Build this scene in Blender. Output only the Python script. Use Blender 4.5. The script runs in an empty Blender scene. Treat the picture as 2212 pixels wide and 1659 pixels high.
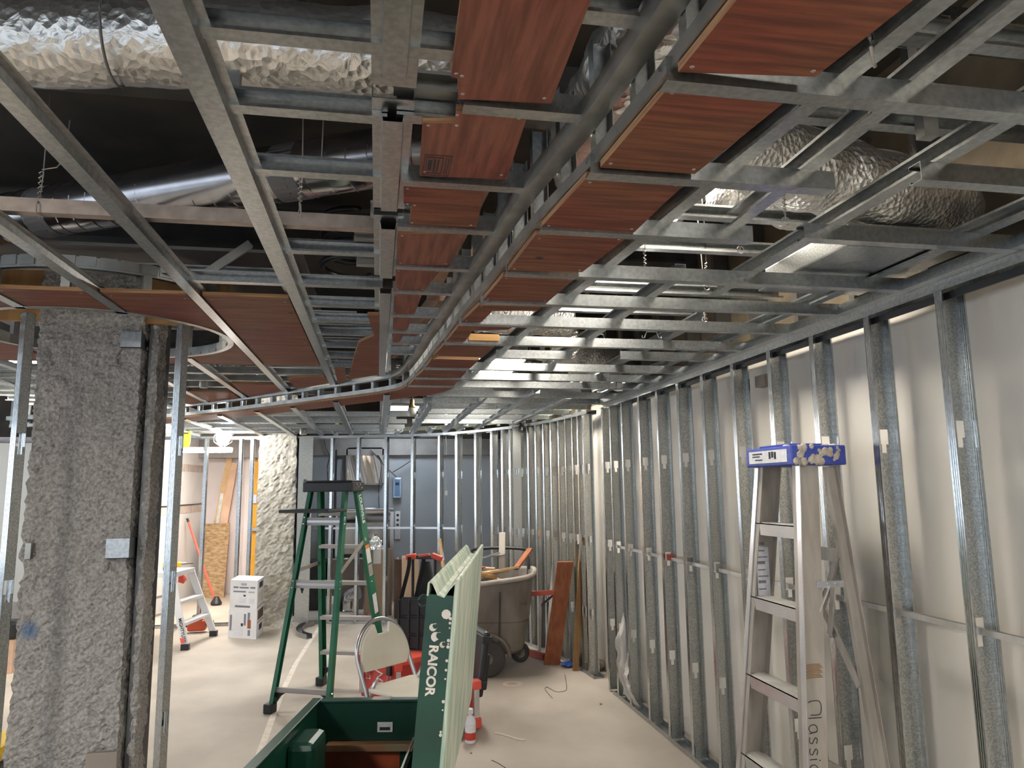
import bpy, math, random
from mathutils import Vector, Matrix, noise
random.seed(7)
SC = bpy.context.scene
COL = SC.collection
V = Vector
R = math.radians

# ------------------------------------------------------------------ camera
F, CX, CY, HC = 1565.0, 1106.0, 829.5, 1.62
vy = V((815 - CX, 1057 - CY, F)).normalized()
vz = V((973 - CX, -10104 - CY, F)).normalized()
vz = (vz - vy * vy.dot(vz)).normalized()
vx = vy.cross(vz)
CAMW = Matrix((vx, vy, vz))            # camera (x right, y down, z forward) -> world
EYE = V((0, 0, HC))
cam = bpy.data.cameras.new('camera')
cam.sensor_width = 36.0
cam.lens = F / 2212 * 36.0
cam.clip_start = 0.05
cam.clip_end = 200
camo = bpy.data.objects.new('camera', cam)
COL.objects.link(camo)
m3 = CAMW @ Matrix(((1, 0, 0), (0, -1, 0), (0, 0, -1)))
camo.matrix_world = Matrix.Translation(EYE) @ m3.to_4x4()
SC.camera = camo

# ------------------------------------------------------------------ world, exposure
wd = bpy.data.worlds.new('world')
SC.world = wd
wd.use_nodes = True
wd.node_tree.nodes['Background'].inputs[0].default_value = (0.78, 0.88, 1.0, 1)
wd.node_tree.nodes['Background'].inputs[1].default_value = 1.1
SC.view_settings.view_transform = 'Standard'
SC.view_settings.look = 'None'
SC.view_settings.gamma = 1.0
SC.view_settings.use_curve_mapping = False
SC.view_settings.exposure = 0.42
SC.cycles.max_bounces = 5
SC.cycles.diffuse_bounces = 3
SC.cycles.glossy_bounces = 3
SC.cycles.transmission_bounces = 2
SC.cycles.transparent_max_bounces = 6
SC.cycles.caustics_reflective = False
SC.cycles.caustics_refractive = False
SC.cycles.sample_clamp_indirect = 6.0
SC.cycles.adaptive_threshold = 0.09
SC.cycles.adaptive_min_samples = 16


def area_light(name, loc, rot, sx, sy, power, col):
    l = bpy.data.lights.new(name, 'AREA')
    l.shape = 'RECTANGLE'
    l.size, l.size_y = sx, sy
    l.energy = power
    l.color = col
    o = bpy.data.objects.new(name, l)
    COL.objects.link(o)
    o.location = loc
    o.rotation_euler = rot
    return o


# area light outside an unseen left window, added for bluish highlights on studs
area_light('added_daylight', (-7.6, 7.8, 1.6), (0, R(-90), 0), 1.6, 9.4, 120, (0.78, 0.89, 1.0))

# ------------------------------------------------------------------ pixel rays (2212 x 1659) onto real planes
def ray(px, py):
    return CAMW @ V(((px - CX) / F, (py - CY) / F, 1.0))


def PZ(px, py, z):
    r = ray(px, py)
    return EYE + r * ((z - HC) / r.z)


def PX(px, py, x):
    r = ray(px, py)
    return EYE + r * (x / r.x)


def PY(px, py, y):
    r = ray(px, py)
    return EYE + r * (y / r.y)


# ------------------------------------------------------------------ materials
def mat(name, col, rough=0.6, metal=0.0, var=0.0, vscale=(8, 8, 8), col2=None, bump=0.0, bscale=40.0, space='pos',
        spec=0.5, detail=4.0, emit=0.0, alpha=1.0, lo=0.35, hi=0.65, trans=0.0):
    m = bpy.data.materials.new(name)
    m.use_nodes = True
    nt = m.node_tree
    b = nt.nodes['Principled BSDF']
    b.inputs['Roughness'].default_value = rough
    b.inputs['Metallic'].default_value = metal
    b.inputs['Specular IOR Level'].default_value = spec
    c = (*col, 1)
    b.inputs['Base Color'].default_value = c
    if emit:
        b.inputs['Emission Color'].default_value = c
        b.inputs['Emission Strength'].default_value = emit
    if alpha < 1:
        b.inputs['Alpha'].default_value = alpha
    if trans:
        b.inputs['Transmission Weight'].default_value = trans
    src = None
    if var or col2 or bump:
        if space == 'pos':
            g = nt.nodes.new('ShaderNodeNewGeometry')
            src = g.outputs['Position']
        else:
            g = nt.nodes.new('ShaderNodeTexCoord')
            src = g.outputs['Object']
        mp = nt.nodes.new('ShaderNodeMapping')
        mp.inputs['Scale'].default_value = vscale
        nt.links.new(src, mp.inputs[0])
        n = nt.nodes.new('ShaderNodeTexNoise')
        n.inputs['Scale'].default_value = 1.0
        n.inputs['Detail'].default_value = detail
        nt.links.new(mp.outputs[0], n.inputs['Vector'])
        if var or col2:
            cr = nt.nodes.new('ShaderNodeValToRGB')
            cr.color_ramp.elements[0].position = lo
            cr.color_ramp.elements[1].position = hi
            if col2 is None:
                col2 = tuple(max(0, x * (1 - var)) for x in col)
            cr.color_ramp.elements[0].color = (*col2, 1)
            cr.color_ramp.elements[1].color = c
            nt.links.new(n.outputs['Fac'], cr.inputs[0])
            nt.links.new(cr.outputs[0], b.inputs['Base Color'])
        if bump:
            n2 = nt.nodes.new('ShaderNodeTexNoise')
            n2.inputs['Scale'].default_value = bscale
            n2.inputs['Detail'].default_value = 3
            nt.links.new(src, n2.inputs['Vector'])
            bp = nt.nodes.new('ShaderNodeBump')
            bp.inputs['Strength'].default_value = bump
            bp.inputs['Distance'].default_value = 0.01
            nt.links.new(n2.outputs['Fac'], bp.inputs['Height'])
            nt.links.new(bp.outputs[0], b.inputs['Normal'])
    return m


def plywood(name, vscale, c1, c2, patch):
    """red-stained plywood: stretched grain, wider stain patches, sparse dark knots"""
    m = mat(name, c1, rough=0.72, vscale=vscale, col2=c2, bump=0.12, bscale=60, lo=0.38, hi=0.62, detail=8)
    nt = m.node_tree
    b = nt.nodes['Principled BSDF']
    base = b.inputs['Base Color'].links[0].from_socket
    g = nt.nodes.new('ShaderNodeNewGeometry')
    n = nt.nodes.new('ShaderNodeTexNoise')
    n.inputs['Scale'].default_value = 2.6
    nt.links.new(g.outputs['Position'], n.inputs['Vector'])
    cr = nt.nodes.new('ShaderNodeValToRGB')
    cr.color_ramp.elements[0].position = 0.42
    cr.color_ramp.elements[1].position = 0.6
    mx = nt.nodes.new('ShaderNodeMix')
    mx.data_type = 'RGBA'
    nt.links.new(n.outputs['Fac'], cr.inputs[0])
    nt.links.new(cr.outputs[0], mx.inputs['Factor'])
    nt.links.new(base, mx.inputs['A'])
    mul = nt.nodes.new('ShaderNodeMix')
    mul.data_type = 'RGBA'
    mul.blend_type = 'MULTIPLY'
    mul.inputs['Factor'].default_value = 1
    nt.links.new(base, mul.inputs['A'])
    mul.inputs['B'].default_value = (*patch, 1)
    nt.links.new(mul.outputs['Result'], mx.inputs['B'])
    vo = nt.nodes.new('ShaderNodeTexVoronoi')
    vo.inputs['Scale'].default_value = 4.2
    nt.links.new(g.outputs['Position'], vo.inputs['Vector'])
    k = nt.nodes.new('ShaderNodeValToRGB')
    k.color_ramp.elements[0].position = 0.035
    k.color_ramp.elements[1].position = 0.075
    k.color_ramp.elements[0].color = (0.18, 0.12, 0.1, 1)
    nt.links.new(vo.outputs['Distance'], k.inputs[0])
    m2 = nt.nodes.new('ShaderNodeMix')
    m2.data_type = 'RGBA'
    m2.blend_type = 'MULTIPLY'
    m2.inputs['Factor'].default_value = 1
    nt.links.new(mx.outputs['Result'], m2.inputs['A'])
    nt.links.new(k.outputs[0], m2.inputs['B'])
    nt.links.new(m2.outputs['Result'], b.inputs['Base Color'])
    return m


def foil(name, rough, scale, strength):
    m = mat(name, (0.88, 0.86, 0.82), rough=rough, metal=0.92, var=0.2, vscale=(6, 6, 6))
    nt = m.node_tree
    b = nt.nodes['Principled BSDF']
    g = nt.nodes.new('ShaderNodeNewGeometry')
    vo = nt.nodes.new('ShaderNodeTexVoronoi')
    vo.feature = 'F1'
    vo.inputs['Scale'].default_value = scale
    n = nt.nodes.new('ShaderNodeTexNoise')
    n.inputs['Scale'].default_value = scale * 0.6
    n.inputs['Detail'].default_value = 4
    n.inputs['Distortion'].default_value = 1.2
    nt.links.new(g.outputs['Position'], vo.inputs['Vector'])
    nt.links.new(g.outputs['Position'], n.inputs['Vector'])
    ad = nt.nodes.new('ShaderNodeMath')
    ad.operation = 'ADD'
    nt.links.new(vo.outputs['Distance'], ad.inputs[0])
    nt.links.new(n.outputs['Fac'], ad.inputs[1])
    bp = nt.nodes.new('ShaderNodeBump')
    bp.inputs['Strength'].default_value = strength
    bp.inputs['Distance'].default_value = 0.02
    nt.links.new(ad.outputs[0], bp.inputs['Height'])
    nt.links.new(bp.outputs[0], b.inputs['Normal'])
    return m


M = {}
M['galv'] = mat('galvanised', (0.46, 0.48, 0.48), rough=0.30, metal=1.0, vscale=(70, 70, 70), col2=(0.35, 0.36, 0.36), bump=0.03, bscale=30)
M['galv_wall'] = mat('galvanised_wall', (0.60, 0.61, 0.59), rough=0.36, metal=0.85, vscale=(160, 160, 160), col2=(0.40, 0.41, 0.39), detail=2, lo=0.4, hi=0.6)
M['galv_flange'] = mat('galvanised_flange', (0.60, 0.62, 0.63), rough=0.17, metal=1.0, vscale=(120, 120, 60), col2=(0.46, 0.48, 0.49), detail=2)
M['galv_dull'] = mat('galvanised_dull', (0.44, 0.44, 0.42), rough=0.42, metal=0.9, vscale=(9, 9, 9), col2=(0.30, 0.30, 0.28))
M['galv_brown'] = mat('galvanised_dusty', (0.42, 0.35, 0.31), rough=0.5, metal=0.7, vscale=(20, 20, 20), col2=(0.3, 0.25, 0.22))
M['galv_shaded'] = mat('galvanised_shaded', (0.17, 0.17, 0.165), rough=0.45, metal=0.8, var=0.2)  # darker galvanised copy with the shade of the column recess painted in
M['spiral'] = mat('duct_steel', (0.62, 0.62, 0.66), rough=0.22, metal=1.0, var=0.15, vscale=(12, 12, 12))
M['foil'] = foil('foil_wrap', 0.34, 34, 0.35)
M['foil_far'] = foil('foil_wrap_fine', 0.42, 60, 0.38)
M['ply_x'] = plywood('plywood_red_cross', (4, 60, 20), (0.195, 0.070, 0.033), (0.098, 0.032, 0.015), (1.0, 0.70, 0.80))
M['ply_y'] = plywood('plywood_red_long', (60, 4, 20), (0.215, 0.080, 0.052), (0.122, 0.041, 0.026), (1.0, 0.78, 0.82))
M['ply_edge'] = mat('plywood_edge', (0.42, 0.25, 0.12), rough=0.8, vscale=(4, 4, 220), col2=(0.24, 0.11, 0.06))
M['floor'] = mat('concrete_floor', (0.50, 0.45, 0.39), rough=0.6, vscale=(1.6, 1.2, 1), col2=(0.36, 0.315, 0.265), bump=0.05, bscale=18, detail=7)
M['drywall'] = mat('drywall_warm', (0.80, 0.755, 0.68), rough=0.75, vscale=(2.0, 2.0, 0.8), col2=(0.73, 0.68, 0.60), detail=5)
M['plaster'] = mat('old_plaster', (0.22, 0.17, 0.11), rough=0.9, vscale=(5, 5, 5), col2=(0.13, 0.10, 0.065), bump=0.2, bscale=20)
M['grey_wall'] = mat('grey_wall_paint', (0.27, 0.285, 0.305), rough=0.45, vscale=(2, 2, 2), col2=(0.23, 0.245, 0.265))
M['beam_grey'] = mat('beam_grey', (0.20, 0.19, 0.18), rough=0.8, var=0.2)
M['white_wall'] = mat('white_wall_paint', (0.70, 0.70, 0.70), rough=0.7, vscale=(2, 2, 2), col2=(0.63, 0.63, 0.64))
M['pink_wall'] = mat('pale_wall_paint', (0.68, 0.61, 0.60), rough=0.7, vscale=(2, 2, 2), col2=(0.60, 0.54, 0.53))
M['border'] = mat('wallpaper_border', (0.55, 0.48, 0.43), rough=0.8, vscale=(26, 26, 3), col2=(0.42, 0.36, 0.33), lo=0.45, hi=0.55)
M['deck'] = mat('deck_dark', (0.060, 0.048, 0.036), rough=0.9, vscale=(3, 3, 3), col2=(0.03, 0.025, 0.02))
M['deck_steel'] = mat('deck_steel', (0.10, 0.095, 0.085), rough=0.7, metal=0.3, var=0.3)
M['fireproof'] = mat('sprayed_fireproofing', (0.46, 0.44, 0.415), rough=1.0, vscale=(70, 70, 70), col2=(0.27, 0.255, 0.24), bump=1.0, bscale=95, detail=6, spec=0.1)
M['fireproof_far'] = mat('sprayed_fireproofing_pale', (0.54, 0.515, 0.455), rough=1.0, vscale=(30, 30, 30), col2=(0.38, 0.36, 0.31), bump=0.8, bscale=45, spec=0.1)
M['gyp_grey'] = mat('gypsum_grey', (0.30, 0.28, 0.275), rough=0.9, vscale=(5, 5, 5), col2=(0.24, 0.225, 0.22))
M['green'] = mat('green_enamel', (0.007, 0.052, 0.032), rough=0.38, vscale=(6, 6, 6), col2=(0.005, 0.034, 0.022), bump=0.03)
M['green_pale'] = mat('worn_green', (0.60, 0.61, 0.51), rough=0.5, vscale=(60, 16, 2.0), col2=(0.27, 0.37, 0.29), bump=0.05, detail=5)
M['green_lad'] = mat('green_fibreglass', (0.02, 0.155, 0.085), rough=0.45, vscale=(5, 5, 5), col2=(0.014, 0.11, 0.06))
M['orange_in'] = mat('orange_primer', (0.42, 0.075, 0.02), rough=0.6, vscale=(6, 6, 6), col2=(0.24, 0.045, 0.018))
M['dark_in'] = mat('dark_interior', (0.028, 0.032, 0.026), rough=0.7, var=0.4)
M['rust_tan'] = mat('rubbed_tan', (0.26, 0.20, 0.12), rough=0.6, vscale=(8, 8, 8), col2=(0.30, 0.11, 0.04))
M['white_pl'] = mat('white_plastic', (0.74, 0.70, 0.60), rough=0.45, vscale=(6, 6, 6), col2=(0.68, 0.635, 0.53))
M['white'] = mat('white_card', (0.78, 0.78, 0.79), rough=0.7, vscale=(4, 4, 4), col2=(0.70, 0.70, 0.72))
M['cream_card'] = mat('kraft_inner', (0.66, 0.60, 0.53), rough=0.8, var=0.1)
M['black'] = mat('black_plastic', (0.018, 0.018, 0.020), rough=0.45, var=0.3)
M['black_soft'] = mat('black_fabric', (0.013, 0.013, 0.015), rough=0.95, var=0.3)
M['navy'] = mat('dark_blue_panel', (0.010, 0.012, 0.020), rough=0.55, var=0.3)
M['red_pl'] = mat('red_plastic', (0.52, 0.042, 0.030), rough=0.42, vscale=(4, 4, 4), col2=(0.42, 0.032, 0.024))
M['red_bright'] = mat('red_handle', (0.72, 0.10, 0.07), rough=0.45)
M['steel'] = mat('steel_tube', (0.46, 0.46, 0.48), rough=0.3, metal=0.9)
M['chrome'] = mat('chrome', (0.8, 0.8, 0.82), rough=0.12, metal=1.0)
M['alu'] = mat('aluminium', (0.66, 0.65, 0.63), rough=0.4, metal=0.5, vscale=(14, 14, 5), col2=(0.52, 0.50, 0.47))
M['alu_dull'] = mat('aluminium_dirty', (0.47, 0.43, 0.385), rough=0.48, metal=0.5, vscale=(16, 16, 4), col2=(0.345, 0.31, 0.27), detail=6)
M['alu_edge'] = mat('aluminium_bright', (0.74, 0.76, 0.80), rough=0.25, metal=0.95, var=0.15)
M['step_grey'] = mat('step_aluminium', (0.43, 0.40, 0.375), rough=0.5, metal=0.35, var=0.12)
M['blue'] = mat('blue_plastic', (0.035, 0.055, 0.30), rough=0.45, vscale=(40, 40, 40), col2=(0.05, 0.08, 0.36))
M['mud'] = mat('dried_compound', (0.55, 0.49, 0.40), rough=0.9, vscale=(50, 50, 50), col2=(0.36, 0.31, 0.25), bump=0.6, bscale=70)
M['label'] = mat('paper_label', (0.74, 0.74, 0.76), rough=0.6, vscale=(60, 60, 60), col2=(0.62, 0.62, 0.65))
M['ink'] = mat('black_ink', (0.02, 0.02, 0.025), rough=0.7)
M['ink_grey'] = mat('grey_print', (0.20, 0.20, 0.24), rough=0.7)
M['orange_lbl'] = mat('orange_label', (0.75, 0.22, 0.05), rough=0.6)
M['stencil'] = mat('stencil_paint', (0.62, 0.57, 0.52), rough=0.8, vscale=(40, 40, 40), col2=(0.50, 0.46, 0.42))
M['wood'] = mat('pale_lumber', (0.58, 0.40, 0.22), rough=0.75, vscale=(8, 8, 8), col2=(0.47, 0.30, 0.15))
M['wood_new'] = mat('fresh_cut_wood', (0.58, 0.34, 0.14), rough=0.75, vscale=(4, 30, 30), col2=(0.46, 0.25, 0.09))
M['wood_pink'] = mat('pale_pink_lumber', (0.62, 0.42, 0.30), rough=0.75, vscale=(6, 6, 6), col2=(0.52, 0.34, 0.24))
M['wood_tan'] = mat('tan_lumber', (0.36, 0.20, 0.075), rough=0.7, vscale=(20, 20, 3), col2=(0.25, 0.13, 0.05))
M['wood_red'] = mat('red_plank', (0.36, 0.125, 0.055), rough=0.75, vscale=(26, 26, 9), col2=(0.26, 0.078, 0.036), detail=6)
M['osb'] = mat('osb_board', (0.42, 0.29, 0.16), rough=0.85, vscale=(14, 14, 34), col2=(0.22, 0.135, 0.065), detail=5)
M['cardboard'] = mat('cardboard', (0.37, 0.27, 0.19), rough=0.85, vscale=(3, 3, 3), col2=(0.32, 0.23, 0.16))
M['cardboard_dk'] = mat('cardboard_dark', (0.13, 0.075, 0.05), rough=0.85, var=0.2)
M['crate_dk'] = mat('dark_crate', (0.045, 0.045, 0.05), rough=0.7, var=0.3)
M['crate_br'] = mat('brown_crate', (0.22, 0.18, 0.16), rough=0.7, vscale=(2, 2, 1), col2=(0.16, 0.13, 0.115))
M['bin'] = mat('grey_bin_plastic', (0.19, 0.165, 0.14), rough=0.6, vscale=(7, 7, 3), col2=(0.12, 0.10, 0.085), bump=0.06, bscale=12, detail=6)
M['bin_rim'] = mat('grey_bin_rim', (0.36, 0.33, 0.29), rough=0.6, var=0.2)
M['rubber'] = mat('rubber', (0.06, 0.055, 0.048), rough=0.8, var=0.3)
M['hub'] = mat('wheel_hub', (0.34, 0.31, 0.26), rough=0.7, var=0.3)
M['yellow_door'] = mat('orange_yellow_door', (0.72, 0.36, 0.015), rough=0.5, vscale=(2, 2, 2), col2=(0.62, 0.30, 0.012))
M['orange_wood'] = mat('orange_frame', (0.52, 0.25, 0.10), rough=0.6, var=0.15)
M['yellow'] = mat('bright_yellow', (0.85, 0.85, 0.06), rough=0.5)
M['tool_yellow'] = mat('tool_yellow', (0.85, 0.55, 0.02), rough=0.45)
M['stainless'] = mat('stainless', (0.42, 0.37, 0.32), rough=0.16, metal=1.0, vscale=(3, 3, 1), col2=(0.33, 0.29, 0.26))
M['stainless_lt'] = mat('stainless_light', (0.68, 0.68, 0.70), rough=0.22, metal=1.0, var=0.1)
M['intercom'] = mat('intercom_blue_steel', (0.34, 0.44, 0.58), rough=0.35, metal=0.4)
M['screen_blue'] = mat('intercom_face', (0.10, 0.17, 0.28), rough=0.25)
M['sheet'] = mat('translucent_sheet', (0.78, 0.74, 0.70), rough=0.45, alpha=0.55, var=0.1)
M['rock'] = mat('concrete_chunk', (0.34, 0.29, 0.23), rough=0.95, vscale=(14, 14, 14), col2=(0.22, 0.18, 0.14), bump=0.8, bscale=30)
M['blue_sheet'] = mat('blue_plastic_scrap', (0.03, 0.10, 0.42), rough=0.35)
M['tube_yellow'] = mat('tube_label', (0.52, 0.36, 0.12), rough=0.5)
M['bulb'] = mat('frosted_guard', (0.55, 0.54, 0.50), rough=0.4, trans=0.3)
M['brass'] = mat('brass_collar', (0.30, 0.20, 0.08), rough=0.4, metal=0.7)
M['lamp_on'] = mat('lamp_glow', (1.0, 0.98, 0.95), emit=200.0)
M['lamp_far'] = mat('lamp_glow_far', (1.0, 0.96, 0.90), emit=60.0)
M['tube_on'] = mat('fluorescent_lens', (1.0, 0.93, 0.82), emit=42.0)
M['fill_cool'] = mat('cool_fill_lens', (0.80, 0.90, 1.0), emit=26.0)
M['fixture'] = mat('white_fixture', (0.7, 0.7, 0.68), rough=0.5)
M['wire'] = mat('hanger_wire', (0.42, 0.40, 0.38), rough=0.4, metal=0.9)
M['cable'] = mat('black_cable', (0.015, 0.015, 0.016), rough=0.6)
M['insul'] = mat('black_corrugated_hose', (0.012, 0.012, 0.016), rough=0.4)
M['tape'] = mat('grey_duct_tape', (0.16, 0.155, 0.16), rough=0.5)
M['red_tool'] = mat('red_orange_tool', (0.50, 0.07, 0.025), rough=0.5)
M['red_paint'] = mat('red_frame_paint', (0.42, 0.085, 0.06), rough=0.6, var=0.2)
M['plate_brown'] = mat('brown_plate', (0.30, 0.25, 0.215), rough=0.6, var=0.1)


M['chalk'] = mat('chalk_dust', (0.72, 0.67, 0.60), rough=0.9, vscale=(14, 14, 14), col2=(0.60, 0.54, 0.46))
M['pink_mark'] = mat('faded_red_paint', (0.58, 0.40, 0.33), rough=0.8, vscale=(30, 30, 30), col2=(0.56, 0.48, 0.40))
# ------------------------------------------------------------------ mesh builder
class MB:
    def __init__(s):
        s.v, s.f = [], []

    def add(s, vs, fs):
        o = len(s.v)
        s.v += [tuple(x) for x in vs]
        s.f += [tuple(i + o for i in q) for q in fs]
        return s

    def box(s, x0, x1, y0, y1, z0, z1, T=None):
        vs = [V((x, y, z)) for z in (z0, z1) for y in (y0, y1) for x in (x0, x1)]
        if T is not None:
            vs = [T @ p for p in vs]
        return s.add(vs, [(0, 2, 3, 1), (4, 5, 7, 6), (0, 1, 5, 4), (2, 6, 7, 3), (0, 4, 6, 2), (1, 3, 7, 5)])

    def prof(s, p0, p1, poly, up=(0, 0, 1), caps=True):
        """closed 2D polygon (u across, v up) extruded from p0 to p1; u = dir x up"""
        p0, p1 = V(p0), V(p1)
        d = (p1 - p0).normalized()
        u = d.cross(V(up)).normalized()
        w = u.cross(d)
        n = len(poly)
        vs = [p0 + u * a + w * b for a, b in poly] + [p1 + u * a + w * b for a, b in poly]
        fs = [(i, (i + 1) % n, n + (i + 1) % n, n + i) for i in range(n)]
        if caps:
            fs += [tuple(range(n))[::-1], tuple(range(n, 2 * n))]
        return s.add(vs, fs)

    def bar(s, p0, p1, w, h, up=(0, 0, 1)):
        return s.prof(p0, p1, [(-w / 2, -h / 2), (w / 2, -h / 2), (w / 2, h / 2), (-w / 2, h / 2)], up)

    def sweep(s, path, poly, up=(0, 0, 1), closed=False):
        path = [V(p) for p in path]
        n, k = len(poly), len(path)
        up = V(up)
        vs = []
        for i, p in enumerate(path):
            if closed:
                d = path[(i + 1) % k] - path[i - 1]
            else:
                d = path[min(i + 1, k - 1)] - path[max(i - 1, 0)]
            d.normalize()
            u = d.cross(up)
            if u.length < 1e-4:
                u = d.cross(V((1, 0, 0)))
            u.normalize()
            w = u.cross(d)
            vs += [p + u * a + w * b for a, b in poly]
        fs = []
        for i in range(k if closed else k - 1):
            j = (i + 1) % k
            for q in range(n):
                r = (q + 1) % n
                fs.append((i * n + q, i * n + r, j * n + r, j * n + q))
        if not closed:
            fs += [tuple(range(n))[::-1], tuple(range((k - 1) * n, k * n))]
        return s.add(vs, fs)

    def tube(s, path, r, n=8, closed=False):
        return s.sweep(path, [(r * math.cos(2 * math.pi * i / n), r * math.sin(2 * math.pi * i / n)) for i in range(n)], closed=closed)

    def lathe(s, prof, n=16, T=None):
        T = T or Matrix.Identity(4)
        vs, fs, k = [], [], len(prof)
        for i in range(n):
            a = 2 * math.pi * i / n
            vs += [T @ V((r * math.cos(a), r * math.sin(a), z)) for r, z in prof]
        for i in range(n):
            j = (i + 1) % n
            for q in range(k - 1):
                fs.append((i * k + q, j * k + q, j * k + q + 1, i * k + q + 1))
        fs.append(tuple(i * k for i in range(n))[::-1])
        fs.append(tuple(i * k + k - 1 for i in range(n)))
        return s.add(vs, fs)

    def prism(s, pts, off):
        """3D polygon extruded by a vector"""
        pts = [V(p) for p in pts]
        off = V(off)
        n = len(pts)
        vs = pts + [p + off for p in pts]
        fs = [(i, (i + 1) % n, n + (i + 1) % n, n + i) for i in range(n)] + [tuple(range(n))[::-1], tuple(range(n, 2 * n))]
        return s.add(vs, fs)

    def grid(s, fn, nu, nv, loop=False):
        vs = [fn(i / nu, j / nv) for i in range(nu + (0 if loop else 1)) for j in range(nv + 1)]
        fs = []
        for i in range(nu):
            a, b = i * (nv + 1), ((i + 1) % nu if loop else i + 1) * (nv + 1)
            for j in range(nv):
                fs.append((a + j, b + j, b + j + 1, a + j + 1))
        return s.add(vs, fs)

    def mesh(s, name):
        me = bpy.data.meshes.new(name)
        me.from_pydata(s.v, [], s.f)
        me.update()
        import bmesh
        bm = bmesh.new()
        bm.from_mesh(me)
        bmesh.ops.recalc_face_normals(bm, faces=bm.faces)
        bm.to_mesh(me)
        bm.free()
        return me

    def build(s, name, m, parent=None, smooth=False, bevel=0, local=None):
        me = s.mesh(name)
        me.materials.append(M[m] if isinstance(m, str) else m)
        o = bpy.data.objects.new(name, me)
        COL.objects.link(o)
        if smooth:
            for p in me.polygons:
                p.use_smooth = True
        if bevel:
            b = o.modifiers.new('bevel', 'BEVEL')
            b.width = bevel
            b.segments = 2
            b.limit_method = 'ANGLE'
        if parent is not None:
            o.parent = parent
        if name in ('rivets', 'screw_heads', 'dried_compound', 'paint_spots', 'paint_chips', 'printed_marks', 'handwriting', 'ink_stamp', 'grip_ribs', 'guard_wires', 'rust_scribble', 'cable_loops', 'white_emblem', 'hanger_wire'):
            o['kind'] = 'stuff'
        return o


def empty(name, loc=(0, 0, 0), label=None, cat=None, group=None, kind=None, rot=None):
    o = bpy.data.objects.new(name, None)
    COL.objects.link(o)
    o.location = loc
    o.empty_display_size = 0.05
    if rot is not None:
        o.rotation_euler = rot
    return tag(o, label, cat, group, kind)


def tag(o, label=None, cat=None, group=None, kind=None):
    if label:
        o['label'] = label
    if cat:
        o['category'] = cat
    if group:
        o['group'] = group
    if kind:
        o['kind'] = kind
    return o


def thing(name, base, label, cat, group=None):
    """Empty at the base of a thing whose parts are built in world coordinates"""
    o = empty(name, base, label, cat, group)
    o['_world'] = 1
    return o


def finish(o):
    """parts were modelled in world space: keep them there under the moved Empty"""
    bpy.context.view_layer.update()
    inv = o.matrix_world.inverted()
    for c in o.children:
        c.matrix_parent_inverse = inv
    if '_world' in o:
        del o['_world']


def sheet(line, t):
    """open 2D polyline -> closed polygon of thickness t"""
    n = len(line)
    L = [V((a, b)) for a, b in line]
    out = []
    for i in range(n):
        if i == 0:
            d = (L[1] - L[0]).normalized()
            m_ = V((-d.y, d.x))
        elif i == n - 1:
            d = (L[-1] - L[-2]).normalized()
            m_ = V((-d.y, d.x))
        else:
            a = (L[i] - L[i - 1]).normalized()
            b = (L[i + 1] - L[i]).normalized()
            na, nb = V((-a.y, a.x)), V((-b.y, b.x))
            m_ = (na + nb)
            if m_.length < 1e-3:
                m_ = na
            m_.normalize()
            m_ = m_ / max(0.5, m_.dot(na))
        out.append(L[i] + m_ * t)
    return [tuple(p) for p in L] + [tuple(p) for p in reversed(out)]


def text(s, size, origin, xdir, ydir, m, parent=None, name='lettering', extr=0.0006, align='LEFT', xs=1.0, bold=0.0):
    c = bpy.data.curves.new(name, 'FONT')
    c.body = s
    c.size = size
    c.extrude = extr
    c.align_x = align
    c.offset = bold
    c.materials.append(M[m])
    o = bpy.data.objects.new(name, c)
    COL.objects.link(o)
    x = V(xdir).normalized()
    y = V(ydir)
    y = (y - x * y.dot(x)).normalized()
    z = x.cross(y)
    T = Matrix((x, y, z)).transposed().to_4x4()
    T.translation = V(origin)
    bpy.context.view_layer.update()
    me = bpy.data.meshes.new_from_object(o.evaluated_get(bpy.context.evaluated_depsgraph_get()))
    bpy.data.objects.remove(o)
    me.name = name
    o = bpy.data.objects.new(name, me)
    COL.objects.link(o)
    o.matrix_world = T @ Matrix.Diagonal((xs, 1, 1, 1))
    if parent is not None:
        o.parent = parent
    return o


def smooth_path(pts, n=6):
    pts = [V(p) for p in pts]
    out = []
    k = len(pts)
    for i in range(k - 1):
        p0, p1, p2, p3 = pts[max(i - 1, 0)], pts[i], pts[i + 1], pts[min(i + 2, k - 1)]
        for j in range(n):
            t = j / n
            out.append(0.5 * ((2 * p1) + (p2 - p0) * t + (2 * p0 - 5 * p1 + 4 * p2 - p3) * t * t + (3 * p1 - p0 - 3 * p2 + p3) * t ** 3))
    out.append(pts[-1])
    return out


def resample(path, step):
    path = [V(p) for p in path]
    out, acc = [path[0].copy()], 0.0
    for a, b in zip(path, path[1:]):
        l = (b - a).length
        while acc + l >= step:
            t = (step - acc) / l
            a = a.lerp(b, t)
            out.append(a.copy())
            l = (b - a).length
            acc = 0.0
        acc += l
    return out


def xsec(path, px, py=1000):
    """ground-plan point where the sight line of a column px crosses a plan path"""
    r = ray(px, py)
    d = V((r.x, r.y))
    for a, b in zip(path, path[1:]):
        a2, b2 = V((a[0], a[1])), V((b[0], b[1]))
        e = b2 - a2
        den = d.x * (-e.y) + e.x * d.y
        if abs(den) < 1e-9:
            continue
        t = (a2.x * (-e.y) + e.x * a2.y) / den
        s_ = (d.x * a2.y - d.y * a2.x) / den
        if 0 <= s_ <= 1 and t > 0:
            return d * t, e.normalized()
    return None


# ================================================================== SETTING
Z0, Z1, ZD = 2.30, 2.41, 3.30          # soffit underside, tray underside, deck

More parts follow.
